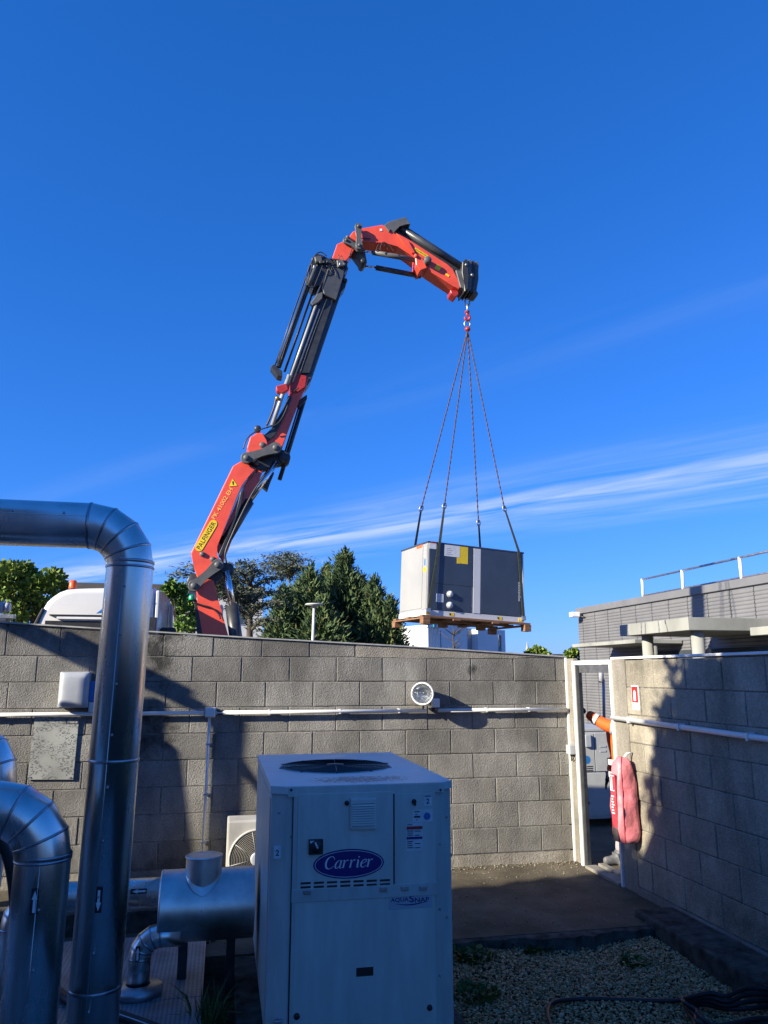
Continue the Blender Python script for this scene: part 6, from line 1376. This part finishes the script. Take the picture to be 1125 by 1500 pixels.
# ---------------------------------------------------------------- worker reaching through the doorway
def skin(name, V, E, R_, m, parent, root=0, sub=2):
    me = bpy.data.meshes.new(name); me.from_pydata([tuple(v) for v in V], E, []); me.materials.append(m)
    o = bpy.data.objects.new(name, me); COL.objects.link(o)
    sm = o.modifiers.new('skin', 'SKIN'); sm.use_smooth_shade = True
    for i, v in enumerate(me.skin_vertices[0].data): rr = R_[i] if isinstance(R_[i], tuple) else (R_[i], R_[i]); v.radius = rr; v.use_root = (i == root)
    ss = o.modifiers.new('sub', 'SUBSURF'); ss.levels = sub; ss.render_levels = sub
    if parent: o.parent = parent; o.matrix_parent_inverse = wmat(parent).inverted()
    return o
M_hiviz = mat('hi_vis_orange', (0.90, 0.13, 0.015), 0.7, var=0.10, scale=14, bump=0.5, bscale=16); M_band = mat('reflective_band', (0.50, 0.51, 0.52), 0.35, var=0.06, scale=20); M_trs = mat('grey_trousers', (0.33, 0.29, 0.29), 0.85, var=0.15, scale=12, bump=0.5, bscale=18)
M_skin = mat('skin', (0.50, 0.30, 0.22), 0.55, var=0.06); M_glove = mat('dark_glove', (0.02, 0.02, 0.022), 0.7, var=0.2); M_boot = mat('grey_boot', (0.13, 0.13, 0.13), 0.6, var=0.2, scale=20); M_hair = mat('brown_hair', (0.035, 0.022, 0.014), 0.7)
hand = A(853, 1041, 8.32); px0 = Vector((4.42, 8.25, 0))
wk = thing('person', 'worker in orange high-visibility jacket and grey trousers reaching across the doorway', 'person', (4.45, 8.27, 0))
hip = px0+Vector((0, 0, 0.95)); chest = px0+Vector((0.01, 0, 1.28)); neck = px0+Vector((-0.02, 0, 1.50)); shN = px0+Vector((-0.06, -0.19, 1.42)); shF = px0+Vector((0.0, 0.20, 1.42))
elb = (shN+hand)/2+Vector((0.02, -0.03, -0.06)); wr = hand+(elb-hand)*0.16
elb2 = shF+Vector((0.10, 0.10, -0.28)); wr2 = elb2+Vector((-0.12, 0.0, -0.24))
V = [hip, px0+Vector((0, 0, 1.12)), chest, neck, shN, elb, wr, shF, elb2, wr2]
skin('jacket', V, [(0, 1), (1, 2), (2, 3), (2, 4), (4, 5), (5, 6), (2, 7), (7, 8), (8, 9)], [(0.13, 0.17), (0.125, 0.16), (0.14, 0.18), 0.06, 0.088, 0.072, 0.052, 0.088, 0.072, 0.052], M_hiviz, wk)
for f0, f1, a_, b_, r_ in ((0.62, 0.78, shN, elb, 0.084), (0.45, 0.62, elb, wr, 0.068)):
    p, q = a_+(b_-a_)*f0, a_+(b_-a_)*f1; MB().tube([p, (p+q)/2, q], [r_, r_*0.99, r_*0.96], 18, False).build('reflective_band', M_band, wk)
for z_ in (1.03, 0.90): mb = MB(); mb.lathe([(0.176, 0), (0.178, 0.03), (0.176, 0.06)], (px0.x, px0.y, z_), (0, 0, 1), 28); mb.build('reflective_band', M_band, wk)
kneeN = Vector((4.37, 8.22, 0.52)); ankN = Vector((4.30, 8.22, 0.11)); kneeF = px0+Vector((-0.03, 0.12, 0.50)); ankF = px0+Vector((0.04, 0.13, 0.11))
skin('trousers', [px0+Vector((0, 0, 0.92)), px0+Vector((-0.02, -0.09, 0.84)), kneeN, ankN, px0+Vector((0, 0.09, 0.84)), kneeF, ankF], [(0, 1), (1, 2), (2, 3), (0, 4), (4, 5), (5, 6)], [(0.13, 0.15), 0.098, 0.072, 0.062, 0.098, 0.072, 0.062], M_trs, wk)
def boot(an, toe): skin('boot', [an+Vector((0, 0, 0.05)), an+Vector((0.01, 0, -0.035)), an+toe*0.5+Vector((0, 0, -0.06)), an+toe+Vector((0, 0, -0.062))], [(0, 1), (1, 2), (2, 3)], [0.058, 0.066, (0.046, 0.052), (0.036, 0.045)], M_boot, wk, 1)
boot(ankN, Vector((-0.21, -0.02, 0))); boot(ankF, Vector((-0.2, -0.02, 0)))
hd = px0+Vector((0.05, -0.02, 1.67))
skin('body', [neck+Vector((0, 0, -0.06)), neck+Vector((-0.01, 0, 0.06)), hd+Vector((0.0, 0, -0.03)), hd+Vector((0.01, 0, 0.05)), hd+Vector((-0.085, 0, -0.04)), hd+Vector((-0.06, 0, -0.09))], [(0, 1), (1, 2), (2, 3), (2, 4), (2, 5)], [0.06, 0.056, (0.085, 0.075), (0.09, 0.078), (0.022, 0.018), (0.035, 0.03)], M_skin, wk)
mb = MB(); bm = bmesh.new(); bmesh.ops.create_uvsphere(bm, u_segments=18, v_segments=12, radius=1.0)
for v in bm.verts: v.co = hd+Vector((0.022+v.co.x*0.105, v.co.y*0.088, 0.055+max(v.co.z, -0.5)*0.088))
mb.addbm(bm, True).build('hair', M_hair, wk)
for w_p, e_p, d_s in ((wr, elb, 1), (wr2, elb2, -1)):
    d = (w_p-e_p).normalized(); up_ = Vector((0, 0, 1)); sd = d.cross(up_).normalized(); V = [w_p, w_p+d*0.05, w_p+d*0.085]; E = [(0, 1), (1, 2)]; Rr = [0.030, (0.038, 0.022), (0.040, 0.020)]
    for i, (o_, L_) in enumerate(((-0.030, 0.062), (-0.010, 0.075), (0.010, 0.072), (0.030, 0.055))):
        k0 = len(V); b_ = w_p+d*0.095+up_*o_; V += [b_, b_+d*L_*0.6+sd*0.01*d_s, b_+d*L_+sd*0.03*d_s]; E += [(2, k0), (k0, k0+1), (k0+1, k0+2)]; Rr += [0.0105, 0.0095, 0.008]
    k0 = len(V); V += [w_p+d*0.05+up_*0.045, w_p+d*0.085+up_*0.062+sd*0.02*d_s]; E += [(1, k0), (k0, k0+1)]; Rr += [0.012, 0.0095]
    skin('glove', V, E, Rr, M_glove, wk, 0, 1)

# ---------------------------------------------------------------- unseen objects added left of and behind the camera to shade the yard
pr_ = thing('unseen_plant_room', 'unseen tall grey plant room added so its roof edge shades the yard', 'building', (-9, -2, 0))
MB().box(-18, -9, -0.1, -1.9, 3.16, 5.0).build('wall', M_wallg, pr_); MB().box(-18.2, -9.2, 5.001, -1.8, 3.24, 5.12, 0.01).build('roof_edge', M_zinc, pr_)
MB().box(-4.2, 3.161, 0.0, -3.2, 3.20, 2.1, 0.01).build('door', M_carrier2, pr_)

# unseen tree added for dapples, its leaf clumps set where shade is wanted
def crown_world(t, C_, n, m, leaf, seed):
    r = random.Random(seed); P_, N_, S_ = [], [], []
    for c, w in C_:
        for i in range(n):
            d = Vector((r.gauss(0, 1), r.gauss(0, 1), r.gauss(0, 1))).normalized(); k = r.random()**0.5
            P_.append(Vector(c)+d*w*k); N_.append(d+Vector((r.gauss(0, .6), r.gauss(0, .6), r.gauss(0, .6)))); S_.append(leaf*r.uniform(.6, 1.3))
    foliage('crown', P_, N_, S_, m, t)
st_ = thing('shade_tree', 'unseen broadleaf tree added to dapple the right-hand wall', 'tree', (-6.0, 3.7, 0))
MB().tube([(-6.0, 3.7, -0.1), (-6.0, 3.65, 2.0), (-6.0, 3.5, 3.9)], [0.16, 0.13, 0.09], 10).build('trunk', M_bark, st_)
for tip_ in ((-3.0, 3.45, 5.0), (-4.2, 3.45, 4.9), (-8.6, 3.5, 4.9), (-10.2, 3.5, 4.9)): MB().tube([(-6.0, 3.5, 3.7), ((-6.0+tip_[0])/2, 3.5, 4.2), tip_], [0.08, 0.05, 0.02], 8).build('limb', M_bark, st_)
crown_world(st_, [((-3.0, 3.45, 5.25), .32), ((-3.9, 3.4, 5.2), .34), ((-2.6, 3.4, 4.9), .26), ((-4.5, 3.4, 4.95), .30), ((-3.5, 3.55, 4.8), .30), ((-7.6, 3.46, 5.0), .30), ((-8.5, 3.36, 5.05), .26), ((-9.6, 3.45, 5.0), .30), ((-10.6, 3.45, 5.0), .32), ((-6.9, 3.55, 4.95), .30), ((-6.4, 3.5, 5.1), .24)], 300, M_dkgr, 0.13, 77)
# unseen frame added left of view, its parts shaped to shadow the blocks
def unshadow(px, py, t):                          # the point t units up the sun's path from a spot on the rear wall
    p = A(px, py, YB); return p + Vector((-2.12, -0.80, 1.0))*t
pf = thing('shadow_frame', 'unseen post, brace, box and pipes added to cast shadows on the rear wall', 'shadow frame', tuple(unshadow(327, 1285, 1.7)*1))
TT = 1.7
def bar(name, a, b, r_, t0=TT, t1=None, m=None):
    p, q = unshadow(*a, t0), unshadow(*b, t0 if t1 is None else t1); MB().cyl(p, q, r_, 16).build(name, m or M_galv, pf)
p = unshadow(327, 1285, TT); q = unshadow(330, 1050, TT)
MB().cyl((p.x, p.y, -0.1), (p.x, p.y, q.z), 0.062, 16).build('post', M_galv, pf)
bar('brace', (292, 1030), (392, 1175), 0.026)
p, q = unshadow(208, 1100, 1.55), unshadow(232, 1292, 1.55); d = (p-q); q2 = q-d*((q.z)/d.z)
MB().cyl(q2, p+d*0.1, 0.145, 24).build('clad_pipe', M_alu, pf)
for a, r_, L_ in (((95, 945), 0.055, 0.36), ((40, 930), 0.06, 0.3), ((165, 962), 0.05, 0.3), ((215, 1000), 0.06, 0.2)):
    p = unshadow(*a, 1.9); MB().cyl((p.x, p.y-L_, p.z), (p.x, p.y+L_*0.6, p.z), r_, 16).build('clad_pipe', M_alu, pf)
p = unshadow(215, 1055, 1.6); MB().box(p.x-0.14, p.y-0.03, p.z-0.24, p.x+0.14, p.y+0.03, p.z+0.2, 0.02).build('shadow_box', M_galv, pf)

for nm_, gr_ in (('insulated_pipe', 'aluminium-clad pipes in the yard'), ('conduit', 'white conduits on the block walls'), ('junction_box', 'junction boxes on the rear wall'), ('weed_clump', 'weeds in the yard'), ('canopy', 'canopies of the clad building'), ('block_wall', 'block walls round the yard'), ('cedar_tree', 'cedars behind the wall'), ('distant_tree', 'far small trees'), ('striped_hose', 'striped hoses by the pipes')):
    for o in list(COL.objects):
        if o.parent is None and o.name.split('.')[0] == nm_: o['group'] = gr_
